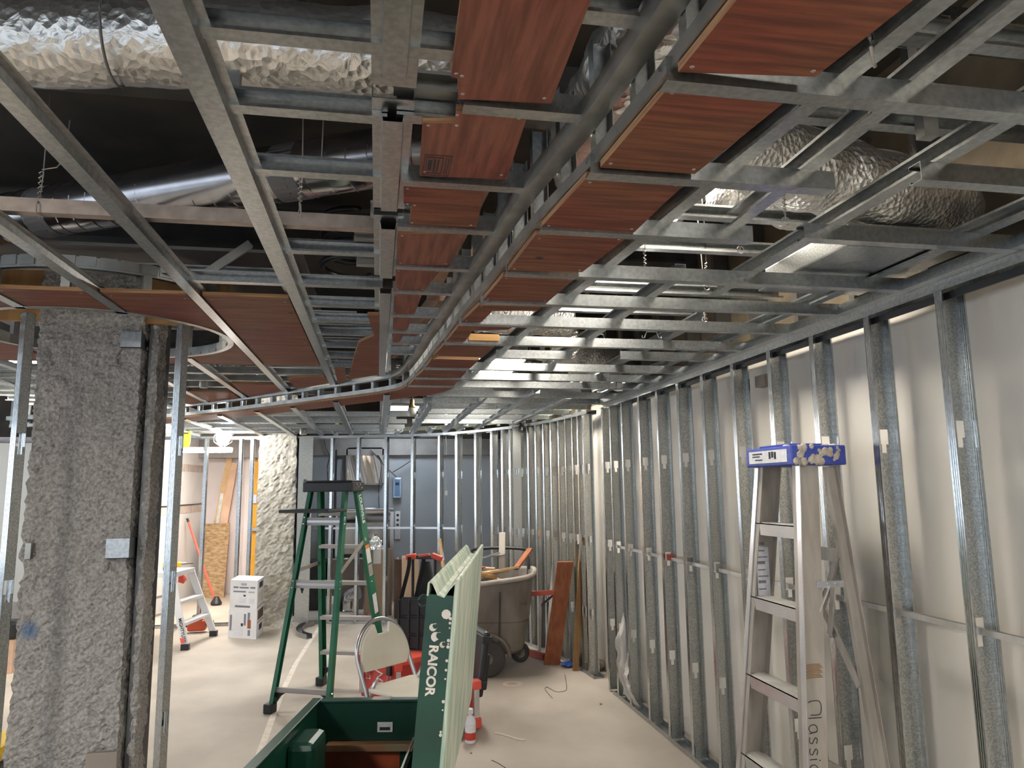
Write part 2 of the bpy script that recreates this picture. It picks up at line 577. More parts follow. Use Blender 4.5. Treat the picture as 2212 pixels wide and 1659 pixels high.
fl = MB().box(-8, 4, -5, 13.5, -0.08, 0).build('floor', 'floor')
tag(fl, kind='structure')
ck = [PZ(x, y, 0.0005) for x, y in ((700, 1340), (668, 1388), (640, 1432), (612, 1490), (585, 1560), (562, 1625), (548, 1680))]
b = MB()
for a, c in zip(ck, ck[1:]):
    b.prism([a + V((-0.022, 0, 0)), a + V((0.022, 0, 0)), c + V((0.022, 0, 0)), c + V((-0.022, 0, 0))], (0, 0, 0.0006))
b.build('chalk_line', 'chalk', fl)
p = PZ(1107, 1477, 0)
b = MB()
b.grid(lambda u, v: p + V(((0.05 + 0.035 * v) * math.cos(6.283 * u), (0.05 + 0.035 * v) * math.sin(6.283 * u), 0.001)), 24, 2, loop=True)
b.build('paint_mark', 'pink_mark', fl)

# plan paths -----------------------------------------------------------------
WALL = [(1.88, -2.0), (1.87, 3.0), (1.85, 5.76), (1.78, 6.7), (1.66, 7.33), (1.43, 7.95), (1.12, 8.47), (0.78, 8.90), (0.25, 9.20), (-0.35, 9.38), (-1.02, 9.52), (-1.93, 9.60), (-2.9, 9.62)]
WALLS = [tuple(p) for p in smooth_path([(x, y, 0) for x, y in WALL], 6)]
FASC = [(0.50, 0.0), (0.487, 0.9), (0.483, 1.04), (0.458, 1.43), (0.410, 1.82), (0.384, 2.18), (0.356, 2.58), (0.325, 2.95), (0.303, 3.35), (0.272, 3.72), (0.254, 4.07), (0.205, 4.70), (0.155, 5.02), (0.05, 5.24), (-0.145, 5.48), (-0.40, 5.76), (-0.66, 6.06), (-1.19, 6.62), (-1.82, 7.22), (-2.05, 7.42), (-2.9, 8.05), (-3.9, 8.6)]
FASCS = [tuple(p) for p in smooth_path([(x, y, 0) for x, y in FASC], 5)]


def wall_y(x):
    c = [p for p in WALLS]
    for a, b in zip(c, c[1:]):
        if (a[0] - x) * (b[0] - x) <= 0 and a[0] != b[0] and a[1] > 5:
            return a[1] + (b[1] - a[1]) * (x - a[0]) / (b[0] - a[0])
    return 9.5


def wall_x(y):
    for a, b in zip(WALLS, WALLS[1:]):
        if a[1] <= y <= b[1] and a[1] != b[1]:
            return a[0] + (b[0] - a[0]) * (y - a[1]) / (b[1] - a[1])
    return 0.0


def fasc_x(y):
    for a, b in zip(FASCS, FASCS[1:]):
        if a[1] <= y <= b[1] and a[1] != b[1]:
            return a[0] + (b[0] - a[0]) * (y - a[1]) / (b[1] - a[1])
    return -3.9


def fasc_y(x):
    for a, b in zip(FASCS, FASCS[1:]):
        if a[0] >= x >= b[0] and a[0] != b[0] and a[1] > 4.4:
            return a[1] + (b[1] - a[1]) * (x - a[0]) / (b[0] - a[0])
    return 8.6


# ------------------------------------------------------------------ stud mesh (C, opening towards local -y, x = 0 at room face)
KN = [0.50, 1.13, 1.77]


def rib_flange(x, fl_, sgn, rib=0.0018):
    """flange seen in plan from web to lip, with three small ribs"""
    pts = [(x, 0.0)]
    for k in range(3):
        c = -fl_ * (0.25 + 0.25 * k)
        pts += [(x, c + 0.003), (x + sgn * rib, c), (x, c - 0.003)]
    pts += [(x, -fl_), (x + sgn * 0.007, -fl_)]
    return pts


def stud_mesh(name, h, w=0.092, fl_=0.034, knock=KN, m='galv_wall', t=0.0014, rib=0.0006):
    b = MB()
    for x, sg in ((0, 1), (w, -1)):
        pl = rib_flange(x, fl_, sg, rib)
        if sg > 0:
            poly = sheet(pl, t)
        else:
            poly = sheet(pl[::-1], t)
        b.add([V((u, v_, z)) for z in (0, h) for u, v_ in poly],
              [(i, (i + 1) % len(poly), len(poly) + (i + 1) % len(poly), len(poly) + i) for i in range(len(poly))])
    nfl = len(b.f)
    c = w / 2
    kw, kn = 0.020, 0.010
    b.box(0, c - kw, -t, 0, 0, h)
    b.box(c + kw, w, -t, 0, 0, h)
    z = 0
    for k in [q for q in knock if q < h - 0.1]:
        b.box(c - kw, c + kw, -t, 0, z, k - 0.045)
        b.box(c - kw, c - kn, -t, 0, k - 0.045, k - 0.012)
        b.box(c + kn, c + kw, -t, 0, k - 0.045, k - 0.012)
        z = k + 0.045
    b.box(c - kw, c + kw, -t, 0, z, h)
    me = b.mesh(name)
    me.materials.append(M[m])
    me.materials.append(M['galv_flange'])
    for i in range(nfl):
        me.polygons[i].material_index = 1
    return me


def place_stud(me, p, along, parent, z=0.01, flip=False):
    """p = plan point on the wall line, along = unit tangent pointing away from camera"""
    o = bpy.data.objects.new('stud', me)
    COL.objects.link(o)
    t = V((along.x, along.y, 0)).normalized()
    n = t.cross(V((0, 0, 1)))          # to the right of the direction of travel = outside of the room
    if flip:
        t, n = -t, n
    T = Matrix((n, t, V((0, 0, 1)))).transposed().to_4x4()
    T.translation = V((p.x, p.y, z))
    o.matrix_world = T
    o.parent = parent
    return o


# ------------------------------------------------------------------ right wall
wr = empty('wall_right', kind='structure')
MB().box(2.02, 2.10, -3.0, 11.1, 0, 2.34).build('drywall', 'drywall', wr)
MB().box(2.025, 2.10, -3.0, 11.1, 2.34, ZD).build('old_plaster', 'plaster', wr)
# ragged strip of torn wall board above the drywall
b = MB()
ys = [i * 0.12 for i in range(-4, 70)]
top = [V((2.018, y, 2.385 + 0.012 * noise.noise(V((y * 3, 0, 0))))) for y in ys]
bot = [V((2.018, y, 2.315 + 0.012 * noise.noise(V((y * 5, 4, 0))))) for y in ys]
for i in range(len(ys) - 1):
    b.prism([bot[i], bot[i + 1], top[i + 1], top[i]], (0.008, 0, 0))
b.build('torn_board', 'mud', wr)
SM = stud_mesh('wall_stud', 2.27)
spx = [2033, 1873, 1751, 1657, 1577, 1511, 1458, 1413, 1374, 1337, 1312, 1295]
st_y = []
for q in [2330] + spx:
    p, t = xsec(WALLS, q, 800)
    st_y.append(p.y)
    place_stud(SM, p, t, wr)
# bottom and top tracks of the straight run
wr_track = [V((x, y, 0)) for x, y, _ in WALLS if y < 5.95]
MB().sweep([p for p in wr_track], sheet([(0.0, 0.03), (0.0, 0.0), (0.094, 0.0), (0.094, 0.03)], 0.0015)).build('bottom_track', 'galv', wr)
MB().sweep([p + V((0, 0, Z0)) for p in wr_track], sheet([(0.094, -0.04), (0.094, 0.0), (-0.003, 0.0), (-0.003, -0.035)], 0.0015)).build('top_track', 'galv', wr)
MB().sweep([p + V((-0.045, 0, Z0 + 0.001)) for p in wr_track], sheet([(0.04, 0.0), (0.0, 0.0), (0.0, 0.035)], 0.0015)).build('ledger_angle', 'galv', wr)
# black gasket strip under the ledger near the camera
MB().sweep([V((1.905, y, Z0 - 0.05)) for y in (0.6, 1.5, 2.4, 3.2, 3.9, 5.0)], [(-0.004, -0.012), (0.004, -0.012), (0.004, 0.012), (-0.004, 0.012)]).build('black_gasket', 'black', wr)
# bridging channel through the knockouts
MB().sweep([V((x + 0.046, y, 1.145)) for x, y, _ in WALLS if y < 5.95], sheet([(-0.010, 0.010), (-0.010, -0.010), (0.010, -0.010), (0.010, 0.010)], 0.0016)).build('bridging_channel', 'alu', wr)
MB().box(1.875, 1.925, 4.60, 4.612, 1.135, 1.175).build('bridging_clip', 'red_paint', wr)
for yy in (3.92, 4.33):
    MB().box(1.89, 1.95, yy, yy + 0.004, 1.13, 1.18).build('bridging_clip', 'galv_dull', wr)
# old outlet box hanging high on the wall
MB().box(1.97, 2.019, 3.42, 3.52, 2.13, 2.19).build('junction_box', 'plate_brown', wr)

# ------------------------------------------------------------------ curved far partition
wp = empty('wall_far', kind='structure')
fpx = [1259, 1247, 1235, 1220, 1205, 1188, 1172, 1155, 1139, 1120, 1099, 1082, 1059, 1024, 983, 945, 887, 830, 770, 713, 540, 515, 440]
for q in fpx:
    r = xsec(WALLS, q, 1000)
    if r:
        place_stud(SM, r[0], r[1], wp)
# doubled wide studs seen face-on beside the far column
SMF = stud_mesh('wide_stud', 2.27, w=0.17, fl_=0.041, knock=[0.42, 1.70])
p = PY(673, 1100, 9.36)
o = bpy.data.objects.new('wide_stud', SMF)
COL.objects.link(o)
o.matrix_world = Matrix.Translation((p.x, 9.36, 0.01)) @ Matrix.Rotation(R(184), 4, 'Z')
o.parent = wp
r = xsec(WALLS, 1126, 1000)
o = place_stud(SM, r[0], V((1, 0.1)), wp)
o.matrix_world = Matrix.Translation(o.matrix_world.translation) @ Matrix.Rotation(R(180), 4, 'Z')
wf = [V((x, y, 0)) for x, y, _ in WALLS if y > 6.1 or x < 1.0]
MB().sweep(wf, sheet([(0.0, 0.03), (0.0, 0.0), (0.094, 0.0), (0.094, 0.03)], 0.0015)).build('bottom_track', 'galv_dull', wp)
MB().sweep([p + V((0, 0, Z0)) for p in wf], sheet([(0.094, -0.035), (0.094, 0.0), (-0.003, 0.0), (-0.003, -0.03)], 0.0015)).build('top_track', 'galv', wp)
MB().sweep([p + V((0, 0, Z0 + 0.04)) for p in wf], sheet([(0.0, 0.0), (0.0, 0.05)], 0.0015)).build('track_edge', 'green_pale', wp)
MB().sweep([V((x, y, 1.145)) for x, y, _ in WALLS if x < 0.95 and x > -1.2 and y > 8], sheet([(0.036, 0.012), (0.036, -0.012), (0.056, -0.012), (0.056, 0.012)], 0.0016)).build('bridging_channel', 'steel', wp)
# upper studs carrying on above the ceiling line
for q in (1059, 1024, 983, 945, 1099, 1139, 1172, 1205, 1235):
    r = xsec(WALLS, q, 1000)
    p = r[0]
    MB().box(p.x + 0.1, p.x + 0.135, p.y + 0.1, p.y + 0.19, 2.34, ZD - 0.05).build('upper_stud', 'galv', wp)
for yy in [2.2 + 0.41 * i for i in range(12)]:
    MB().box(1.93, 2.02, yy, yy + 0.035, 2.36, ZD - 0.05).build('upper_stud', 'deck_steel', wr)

# ------------------------------------------------------------------ back wall (grey) and left side
wb = empty('wall_back', kind='structure')
MB().box(-1.25, 2.02, 11.0, 11.12, 0, 2.36).build('painted_panel', 'grey_wall', wb)
MB().box(-1.25, 2.02, 11.0, 11.12, 2.36, ZD).build('dark_upper_wall', 'deck', wb)  # wall coloured darker above the ceiling line
MB().box(-1.25, 2.02, 10.93, 11.0, 2.12, 2.36).build('beam_casing', 'beam_grey', wb)
MB().box(-1.25, -0.62, 10.96, 11.0, 0, 2.12).build('pilaster', 'grey_wall', wb)
MB().box(-0.62, -0.585, 10.9, 11.0, 1.25, 2.2).build('black_gap', 'black', wb)
wl = empty('wall_left', kind='structure')
a0, a1 = PZ(300, 1345, 0), PZ(428, 1283, 0)
d = (a1 - a0).normalized()
nrm = V((-d.y, d.x, 0))
MB().prism([a0, a1, a1 + V((0, 0, 2.9)), a0 + V((0, 0, 2.9))], nrm * 0.12).build('painted_panel', 'white_wall', wl)
for zz in (1.92, 1.30):
    MB().prism([a0 + V((0, 0, zz)), a1 + V((0, 0, zz)), a1 + V((0, 0, zz + 0.11)), a0 + V((0, 0, zz + 0.11))], -nrm * 0.004).build('wallpaper_border', 'border', wl)
MB().prism([a0 + V((0, 0, 1.415)), a1 + V((0, 0, 1.415)), a1 + V((0, 0, 1.43)), a0 + V((0, 0, 1.43))], -nrm * 0.012).build('chair_rail', 'black', wl)
MB().prism([a0 - d * 0.05, a0 - d * 0.55, a0 - d * 0.55 + V((0, 0, 2.15)), a0 - d * 0.05 + V((0, 0, 2.15))], nrm * 0.08).build('door_leaf', 'yellow_door', wl)
wl2 = empty('wall_left_far', kind='structure')
MB().box(-7.5, -1.25, 12.6, 12.72, 0, 2.5).build('painted_panel', 'pink_wall', wl2)
MB().box(-7.5, -1.25, 12.6, 12.72, 2.5, ZD).build('dark_upper_wall', 'deck', wl2)  # same darker colour above the painted panel
MB().box(-1.35, -1.25, 9.9, 12.6, 0, 2.5).build('return_panel', 'pink_wall', wl2)
MB().box(-7.5, -7.38, 3.0, 12.6, 0, 0.8).build('side_panel', 'white_wall', wl2)
MB().box(-7.5, -7.38, 3.0, 12.6, 2.4, ZD).build('side_panel', 'white_wall', wl2)
wn = empty('window_1', kind='structure')  # unseen window, added to go with the daylight area light
for yy in (3.0, 5.35, 7.75, 10.15, 12.5):
    MB().box(-7.48, -7.40, yy, yy + 0.09, 0.8, 2.4).build('window_mullion', 'fixture', wn)
for zz in (0.8, 2.32):
    MB().box(-7.48, -7.40, 3.0, 12.6, zz, zz + 0.08).build('window_rail', 'fixture', wn)
MB().box(-6.4, -3.6, 12.5, 12.6, 0, 2.4).build('pale_panel', 'drywall', wl2)
MB().box(-4.6, -1.36, 12.3, 12.6, 2.15, 2.7).build('bulkhead', 'gyp_grey', wl2)
dr = empty('door_1', kind='structure')
MB().box(-2.03, -1.40, 12.53, 12.60, 0, 2.1).build('door_leaf', 'yellow_door', dr)
MB().box(-2.03, -1.40, 12.50, 12.60, 2.1, 2.42).build('transom_panel', 'orange_wood', dr)
MB().box(-2.03, -1.4, 12.45, 12.53, 0.98, 1.03).build('push_bar', 'steel', dr)
MB().box(-1.99, -1.93, 12.49, 12.53, 1.42, 1.56).build('lock_plate', 'stainless_lt', dr)
MB().box(-2.12, -2.03, 12.5, 12.6, 0, 2.42).build('door_frame', 'pink_wall', dr)

# ================================================================== CEILING
ce = empty('ceiling', kind='structure')
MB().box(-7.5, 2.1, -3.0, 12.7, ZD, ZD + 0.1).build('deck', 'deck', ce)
for i, yy in enumerate([0.9, 2.6, 4.3, 6.0, 7.7, 9.4]):
    MB().prof((-7.4, yy, ZD - 0.14), (2.0, yy, ZD - 0.14), [(-0.06, -0.12), (0.06, -0.12), (0.06, -0.105), (0.008, -0.105), (0.008, 0.12), (-0.008, 0.12), (-0.008, -0.105), (-0.06, -0.105)]).build('deck_beam', 'deck_steel', ce)


def C_poly(w, h, lip=0.006, t=0.0016, open_='+'):
    """C in (u across, v up), bottom at v=0; opening to +u or -u"""
    pl = [(w, lip), (w, 0), (0, 0), (0, h), (w, h), (w, h - lip)]
    if open_ == '-':
        pl = [(-u, v_) for u, v_ in pl]
        return sheet(pl[::-1], -t) if False else sheet(pl, -t)
    return sheet(pl, t)


HAT = sheet([(-0.045, 0.024), (-0.026, 0.024), (-0.022, 0.0), (0.022, 0.0), (0.026, 0.024), (0.045, 0.024)], 0.0016)
CFRONT = C_poly(0.034, 0.041, open_='+')   # for members running +X: u = dir x up = -Y -> towards the camera
CBACK = C_poly(0.034, 0.041, open_='-')


def cross(y, x0, x1, z, name='cross_channel', poly=None, m='galv', y2=None, parent=ce):
    return MB().prof((x0, y, z), (x1, y if y2 is None else y2, z), poly or CFRONT).build(name, m, parent)


# ---- tray: hat runners
for x, y0, ymax in ((-0.345, 0.2, None), (-0.745, 0.2, None), (-1.13, 0.6, 3.44), (-1.52, 0.8, 3.38), (-1.91, 1.0, 3.5), (-2.3, 1.4, None), (-2.7, 2, None)):
    ye = ymax or fasc_y(x) - 0.02
    MB().prof((x, y0, Z1), (x, ye, Z1), HAT).build('furring_runner', 'galv', ce)
for x in (-1.13, -1.52, -1.91):
    MB().prof((x, 4.56, Z1), (x, fasc_y(x) - 0.02, Z1), HAT).build('furring_runner', 'galv', ce)
# ---- the broken middle runner in separate lengths
for y0, y1 in ((0.2, 1.335), (1.50, 2.02), (2.17, 2.70), (2.92, 5.12)):
    MB().prof((0.022, y0, Z1), (0.022, y1, Z1), HAT).build('furring_runner', 'galv', ce)
for y0, y1 in ((0.2, 1.40), (1.45, 2.06), (2.12, 2.75)):
    MB().prof((0.022, y0, Z1 + 0.026), (0.022, y1, Z1 + 0.026), sheet([(-0.045, 0.05), (-0.045, 0), (0.045, 0), (0.045, 0.05)], 0.0016)).build('runner_splice', 'galv', ce)
# ---- tray cross channels left of the middle runner
for y in (1.28, 1.545, 1.86, 2.50, 2.92, 3.25, 3.56, 3.86, 4.2, 4.55, 4.9):
    cross(y, -0.33, 0.01, Z1 + 0.018)
for y in (1.28, 1.53):
    cross(y, 0.03, 0.19, Z1 + 0.018)
for y, x0 in ((2.92, -0.72), (4.95, -0.72), (5.3, -0.72)):
    cross(y, x0, -0.36, Z1 + 0.018)
for y in (5.25, 5.6, 5.95, 6.3, 6.65, 7.0, 7.35):
    x1 = fasc_x(y) - 0.05
    cross(y, -3.2, x1, Z1 + 0.018, m='galv_dull')
for y in (0.7, 1.0):
    cross(y, -0.33, 0.4, Z1 + 0.018)
# ---- strip cross channels (end on the curved track)
STY = []
for px, py in ((1100, 232), (960, 393), (960, 493), (930, 577), (900, 630), (890, 681), (880, 716), (880, 742), (875, 763)):
    p = PZ(px, py, Z1)
    STY.append(p.y)
    cross(p.y, 0.05 if py > 300 else 0.165, fasc_x(p.y) - 0.005, Z1 - 0.002, poly=CBACK)
    if py < 600:
        cross(p.y + 0.075, 0.17 if py > 300 else 0.165, fasc_x(p.y) - 0.005, Z1 + 0.02)
cross(1.13, 0.16, 0.45, Z1 + 0.02)
cross(0.86, 0.1, 0.47, Z1 + 0.0)
# short offset blocks beside the middle runner
for px0, px1, py in ((850, 990, 205), (805, 890, 450), (800, 885, 470), (680, 800, 718), (680, 792, 745), (640, 770, 690), (765, 835, 520), (770, 830, 575)):
    p, q = PZ(px0, py, Z1 + 0.05), PZ(px1, py, Z1 + 0.05)
    MB().prof(p, (q.x, p.y, p.z), CFRONT).build('short_channel', 'galv_dull', ce)
# ---- the main carrying channel (dusty) with its hanger wires
p, q = PZ(0, 455, Z1 + 0.045), PZ(880, 478, Z1 + 0.045)
MB().prof((-2.8, p.y, p.z), (q.x, p.y - 0.01, p.z), CBACK).build('carrying_channel', 'galv_brown', ce)
for px in (83, 647):
    w = PZ(px, 455, Z1 + 0.05)
    pts = [w, w + V((0.005, 0, 0.12)), w + V((-0.003, 0.02, 0.5)), w + V((0.01, 0.03, ZD - w.z))]
    bb = MB().tube(pts, 0.0022, 6)
    hel = [w + V((0.006 * math.cos(a * 1.6), 0.006 * math.sin(a * 1.6), 0.03 + a * 0.004)) for a in range(24)]
    bb.tube(hel, 0.0018, 5)
    bb.tube([w + V((0, 0.012, 0.04)), w + V((0, -0.012, 0.02)), w + V((0, -0.014, -0.012)), w + V((0.003, 0.024, -0.012)), w + V((0, 0.024, 0.03))], 0.0022, 5)
    bb.tube([w + V((0, 0, 0.13)), w + V((0.04, 0.0, 0.14)), w + V((0.06, 0.01, 0.18)), w + V((0.062, 0.01, 0.3))], 0.002, 5)
    bb.build('hanger_wire', 'wire', ce)


# ---- plywood
def ply(pts, z, m, parent=ce, edge=True, th=0.016):
    pp = [V((p[0], p[1], z)) for p in pts]
    o = MB().prism(pp, (0, 0, th)).build('plywood_panel', m, parent)
    o.data.materials.append(M['ply_edge'])
    for f in o.data.polygons:
        if abs(f.normal.z) < 0.5:
            f.material_index = 1
    # screw heads along both ends
    cx = sum(p.x for p in pp) / len(pp)
    cy = sum(p.y for p in pp) / len(pp)
    b = MB()
    for p in pp:
        s_ = p.lerp(V((cx, cy, z)), 0.13)
        b.lathe([(0.0001, -0.001), (0.0035, -0.001), (0.0045, 0.0)], 8, Matrix.Translation(s_))
    b.build('screw_heads', 'galv_dull', o)
    return o


def plyz(pix, m, z):
    return ply([PZ(x, y, z) for x, y in pix], z, m)


ZP = Z1 + 0.004
plyz([(1003, -60), (1300, -60), (1190, 224), (990, 214), (988, 170), (974, 165)], 'ply_y', ZP)
plyz([(985, 240), (1140, 249), (1094, 388), (906, 380), (913, 266), (984, 266)], 'ply_y', ZP)
plyz([(872, 401), (1050, 404), (1029, 492), (884, 486), (890, 443), (872, 440)], 'ply_x', ZP)
plyz([(860, 504), (1008, 506), (970, 574), (857, 572)], 'ply_y', ZP)
plyz([(856, 582), (952, 583), (916, 628), (853, 627)], 'ply_y', ZP)
plyz([(853, 635), (912, 636), (895, 679), (850, 678)], 'ply_y', ZP)
plyz([(850, 684), (892, 684), (879, 714), (849, 713)], 'ply_y', ZP)
plyz([(849, 719), (875, 719), (862, 740), (848, 740)], 'ply_y', ZP)
# pieces between the left and middle runners at the far end
plyz([(794, 681), (828, 681), (830, 760), (826, 808), (752, 820), (768, 760), (775, 740), (808, 725)], 'ply_x', ZP)
plyz([(722, 797), (745, 797), (748, 822), (730, 828)], 'ply_x', ZP)
# along the curved end
plyz([(620, 818), (700, 812), (712, 828), (640, 840)], 'ply_x', ZP)
plyz([(500, 828), (606, 832), (620, 843), (540, 858), (512, 840)], 'ply_x', ZP)
plyz([(400, 845), (500, 848), (520, 862), (430, 876), (400, 872)], 'ply_x', ZP)
# big block round the column opening
CC, CR = V((-1.38, 3.95)), 0.585
ply([(-0.375, 3.06), (-0.375, 4.08), (-0.715, 4.08), (-0.715, 3.06)], ZP, 'ply_x')
ply([(-0.375, 4.085), (-0.375, 4.78), (-0.715, 4.78), (-0.715, 4.085)], ZP, 'ply_x')


def ring_piece(x0, x1, y, side):
    xs = [x0 + (x1 - x0) * i / 10 for i in range(11)]
    pts = []
    for x in xs:
        dx = x - CC.x
        h = math.sqrt(max(0, CR * CR - dx * dx))
        pts.append((x, CC.y + side * h))
    return [(x0, y), (x1, y)] + pts[::-1]


for x0, x1 in ((-1.10, -0.775), (-1.49, -1.16), (-1.88, -1.55)):
    ply(ring_piece(x0, x1, 3.06, -1), ZP, 'ply_x')
    ply(ring_piece(x0, x1, 4.78, 1), ZP, 'ply_x')
ply([(-2.27, 3.06), (-1.94, 3.06), (-1.94, 4.78), (-2.27, 4.78)], ZP, 'ply_x')
ply([(-2.67, 3.06), (-2.33, 3.06), (-2.33, 4.78), (-2.67, 4.78)], ZP, 'ply_x')
# round the column: flexible track rings, short studs, collar board
ring = [V((CC.x + CR * math.cos(a), CC.y + CR * math.sin(a), 0)) for a in [2 * math.pi * i / 48 for i in range(48)]]
MB().sweep([p + V((0, 0, Z1)) for p in ring], sheet([(0.0, 0.05), (0.0, 0.0), (0.03, 0.0), (0.03, 0.05)], 0.0015), closed=True).build('flex_track_ring', 'galv_dull', ce)
MB().sweep([p + V((0, 0, Z1 + 0.23)) for p in ring], sheet([(0.0, -0.05), (0.0, 0.0), (0.03, 0.0), (0.03, -0.05)], 0.0015), closed=True).build('flex_track_ring', 'galv_dull', ce)
for i in range(48):
    a = 2 * math.pi * (i + 0.5) / 48
    T = Matrix.Translation((CC.x, CC.y, 0)) @ Matrix.Rotation(a, 4, 'Z')
    MB().box(CR + 0.031, CR + 0.034, -0.033, 0.033, Z1 + 0.19, Z1 + 0.235, T).build('track_tab', 'galv_dull', ce)
for i in range(0, 48, 4):
    a = 2 * math.pi * (i + 0.5) / 48
    T = Matrix.Translation((CC.x, CC.y, 0)) @ Matrix.Rotation(a, 4, 'Z')
    MB().box(CR + 0.004, CR + 0.030, -0.018, 0.018, Z1 + 0.002, Z1 + 0.23, T).build('short_stud', 'galv_dull', ce)
MB().box(-2.4, -0.36, 3.42, 5.2, Z1 + 0.31, Z1 + 0.325).build('gypsum_panel', 'gyp_grey', ce)
MB().box(-2.2, -0.75, 3.75, 3.78, Z1 + 0.03, Z1 + 0.31).build('back_board', 'wood_tan', ce)
p, q = PZ(425, 605, Z1 + 0.10), PZ(540, 528, Z1 + 0.29)
MB().bar(p, q, 0.035, 0.035).build('diagonal_brace', 'galv_dull', ce)

# ---- the step: curved lower and upper tracks with short studs
FP = resample([V(p) for p in FASCS], 0.06)
# sweep direction is away from camera, u = dir x up = to the right (outside of the tray)
MB().sweep([p + V((0, 0, Z0 + 0.024)) for p in FP], sheet([(0.0, 0.03), (0.0, 0.0), (0.05, 0.0), (0.05, 0.03)], 0.0016)).build('lower_curved_track', 'galv_dull', ce)
MB().sweep([p + V((0, 0, 2.398)) for p in FP], sheet([(-0.042, 0.04), (-0.042, 0.0), (0.004, 0.0), (0.004, 0.05)], 0.0016)).build('upper_curved_track', 'galv_dull', ce)
for i, p in enumerate(resample([V(q) for q in FASCS], 0.21)):
    if p.y < 0.8:
        continue
    k = min(range(len(FP) - 1), key=lambda j: (FP[j] - p).length)
    t = (FP[k + 1] - FP[k]).normalized()
    n = t.cross(V((0, 0, 1)))
    T = Matrix((n, t, V((0, 0, 1)))).transposed().to_4x4()
    T.translation = V((p.x, p.y, 0))
    bb = MB()
    bb.box(0.006, 0.05, 0, 0.0016, Z0 + 0.026, 2.62, T)
    bb.box(0.006, 0.0076, -0.025, 0, Z0 + 0.026, 2.62, T)
    bb.box(0.0484, 0.05, -0.025, 0, Z0 + 0.026, 2.62, T)
    bb.build('fascia_stud', 'galv', ce)

# ---- soffit plywood along the step (outer strip)
ZQ = Z0 + 0.006
INN = [(1590, -60), (1590, 0), (1465, 156), (1445, 180), (1295, 362), (1265, 385), (1165, 493), (1155, 509), (1095, 585), (1085, 597), (1040, 650), (1033, 660), (996, 695), (990, 703), (962, 738), (957, 745), (935, 769), (931, 775), (918, 793), (914, 799), (895, 816), (892, 820), (880, 834)]


def outx(y):
    o = [(2050, -60), (1975, 0), (1725, 197), (1505, 372), (1370, 502), (1255, 590), (1180, 655), (1115, 705), (1050, 765), (1010, 800), (955, 862)]
    for (xa, ya), (xb, yb) in zip(o, o[1:]):
        if ya <= y <= yb:
            return xa + (xb - xa) * (y - ya) / (yb - ya)
    return o[-1][0]


plyz([(1640, -60), (2050, -60), (1762, 166), (1465, 156)], 'ply_x', ZQ)
for (xa, ya), (xb, yb) in zip(INN[3::2], INN[4::2]):
    dd = 14 if ya < 200 else 8 if ya < 400 else 3
    pa, pb = PZ(xa + 2, ya + (6 if ya < 200 else 0), ZQ), PZ(xb + 2, yb, ZQ)
    qa, qb = PZ(outx(ya + dd), ya + dd, ZQ), PZ(outx(yb + dd), yb + dd, ZQ)
    pts = [pa, qa, qb, pb]
    if ya == 660:          # sawn notches in these two panels, with fresh blocking behind
        pts = [PZ(x, y, ZQ) for x, y in ((1035, 660), (1175, 660), (1162, 671), (1064, 672), (1046, 690), (1040, 696), (998, 695))]
    if ya == 703:
        pts = [PZ(x, y, ZQ) for x, y in ((992, 703), (1108, 706), (1098, 712), (1022, 714), (1012, 727), (1004, 738), (964, 738))]
    ply(pts, ZQ, 'ply_x')
# round the curved end, outer side
FQ = [p for p in FP if p.y > 4.84]
for i in range(0, 60, 7):
    seg = FQ[i:i + 8]
    if len(seg) < 3:
        break
    inn, out = [], []
    for j, p in enumerate(seg):
        a = seg[min(j + 1, len(seg) - 1)] - seg[max(j - 1, 0)]
        n = a.normalized().cross(V((0, 0, 1)))
        inn.append(p + n * 0.0)
        out.append(p + n * (0.30 if i > 5 else 0.33))
    ply(inn[:] + out[::-1], ZQ, 'ply_x')
# fresh-cut wood blocks in the notches
for x0, x1, yp in ((1047, 1125, 696), (1012, 1080, 735)):
    p, q = PZ(x0, yp, Z0 + 0.012), PZ(x1, yp, Z0 + 0.012)
    MB().box(p.x, q.x, p.y, p.y + 0.035, Z0 + 0.012, Z0 + 0.045).build('wood_block', 'wood_new', ce, bevel=0.002)

# ---- soffit cross channels to the right wall
for (px0, py), x1 in [((1440, 172), 2.0), ((1275, 372), 1.04), ((1168, 495), 1.03), ((1093, 590), None), ((1038, 652), None), ((992, 699), None), ((960, 741), None), ((1072, 772), 1.02), ((915, 796), None), ((895, 817), None), ((882, 834), None)]:
    p = PZ(px0, py, Z0)
    cross(p.y, p.x, x1 if x1 else wall_x(p.y) - 0.01, Z0, poly=CBACK)
p = PZ(2010, 388, Z0)
cross(p.y, 1.20, 1.86, Z0, poly=CBACK)
p = PZ(1790, 516, Z0)
cross(p.y, 1.16, 1.86, Z0, poly=CBACK)
p = PZ(1340, 775, Z0)
cross(p.y, p.x, 1.85, Z0, poly=CBACK)
for y in (5.35, 5.75, 6.15, 6.6, 7.1, 7.6):
    cross(y, max(fasc_x(y) + 0.32, 0.35), wall_x(y) - 0.02, Z0, poly=CBACK)
for y in (7.0, 7.75, 8.4, 8.85, 9.2):
    x1 = min(wall_x(y) - 0.02, 0.3) if y < 9.0 else 0.2
    cross(y, max(fasc_x(y) + 0.3, -3.5), x1, Z0 + 0.012, poly=CBACK)
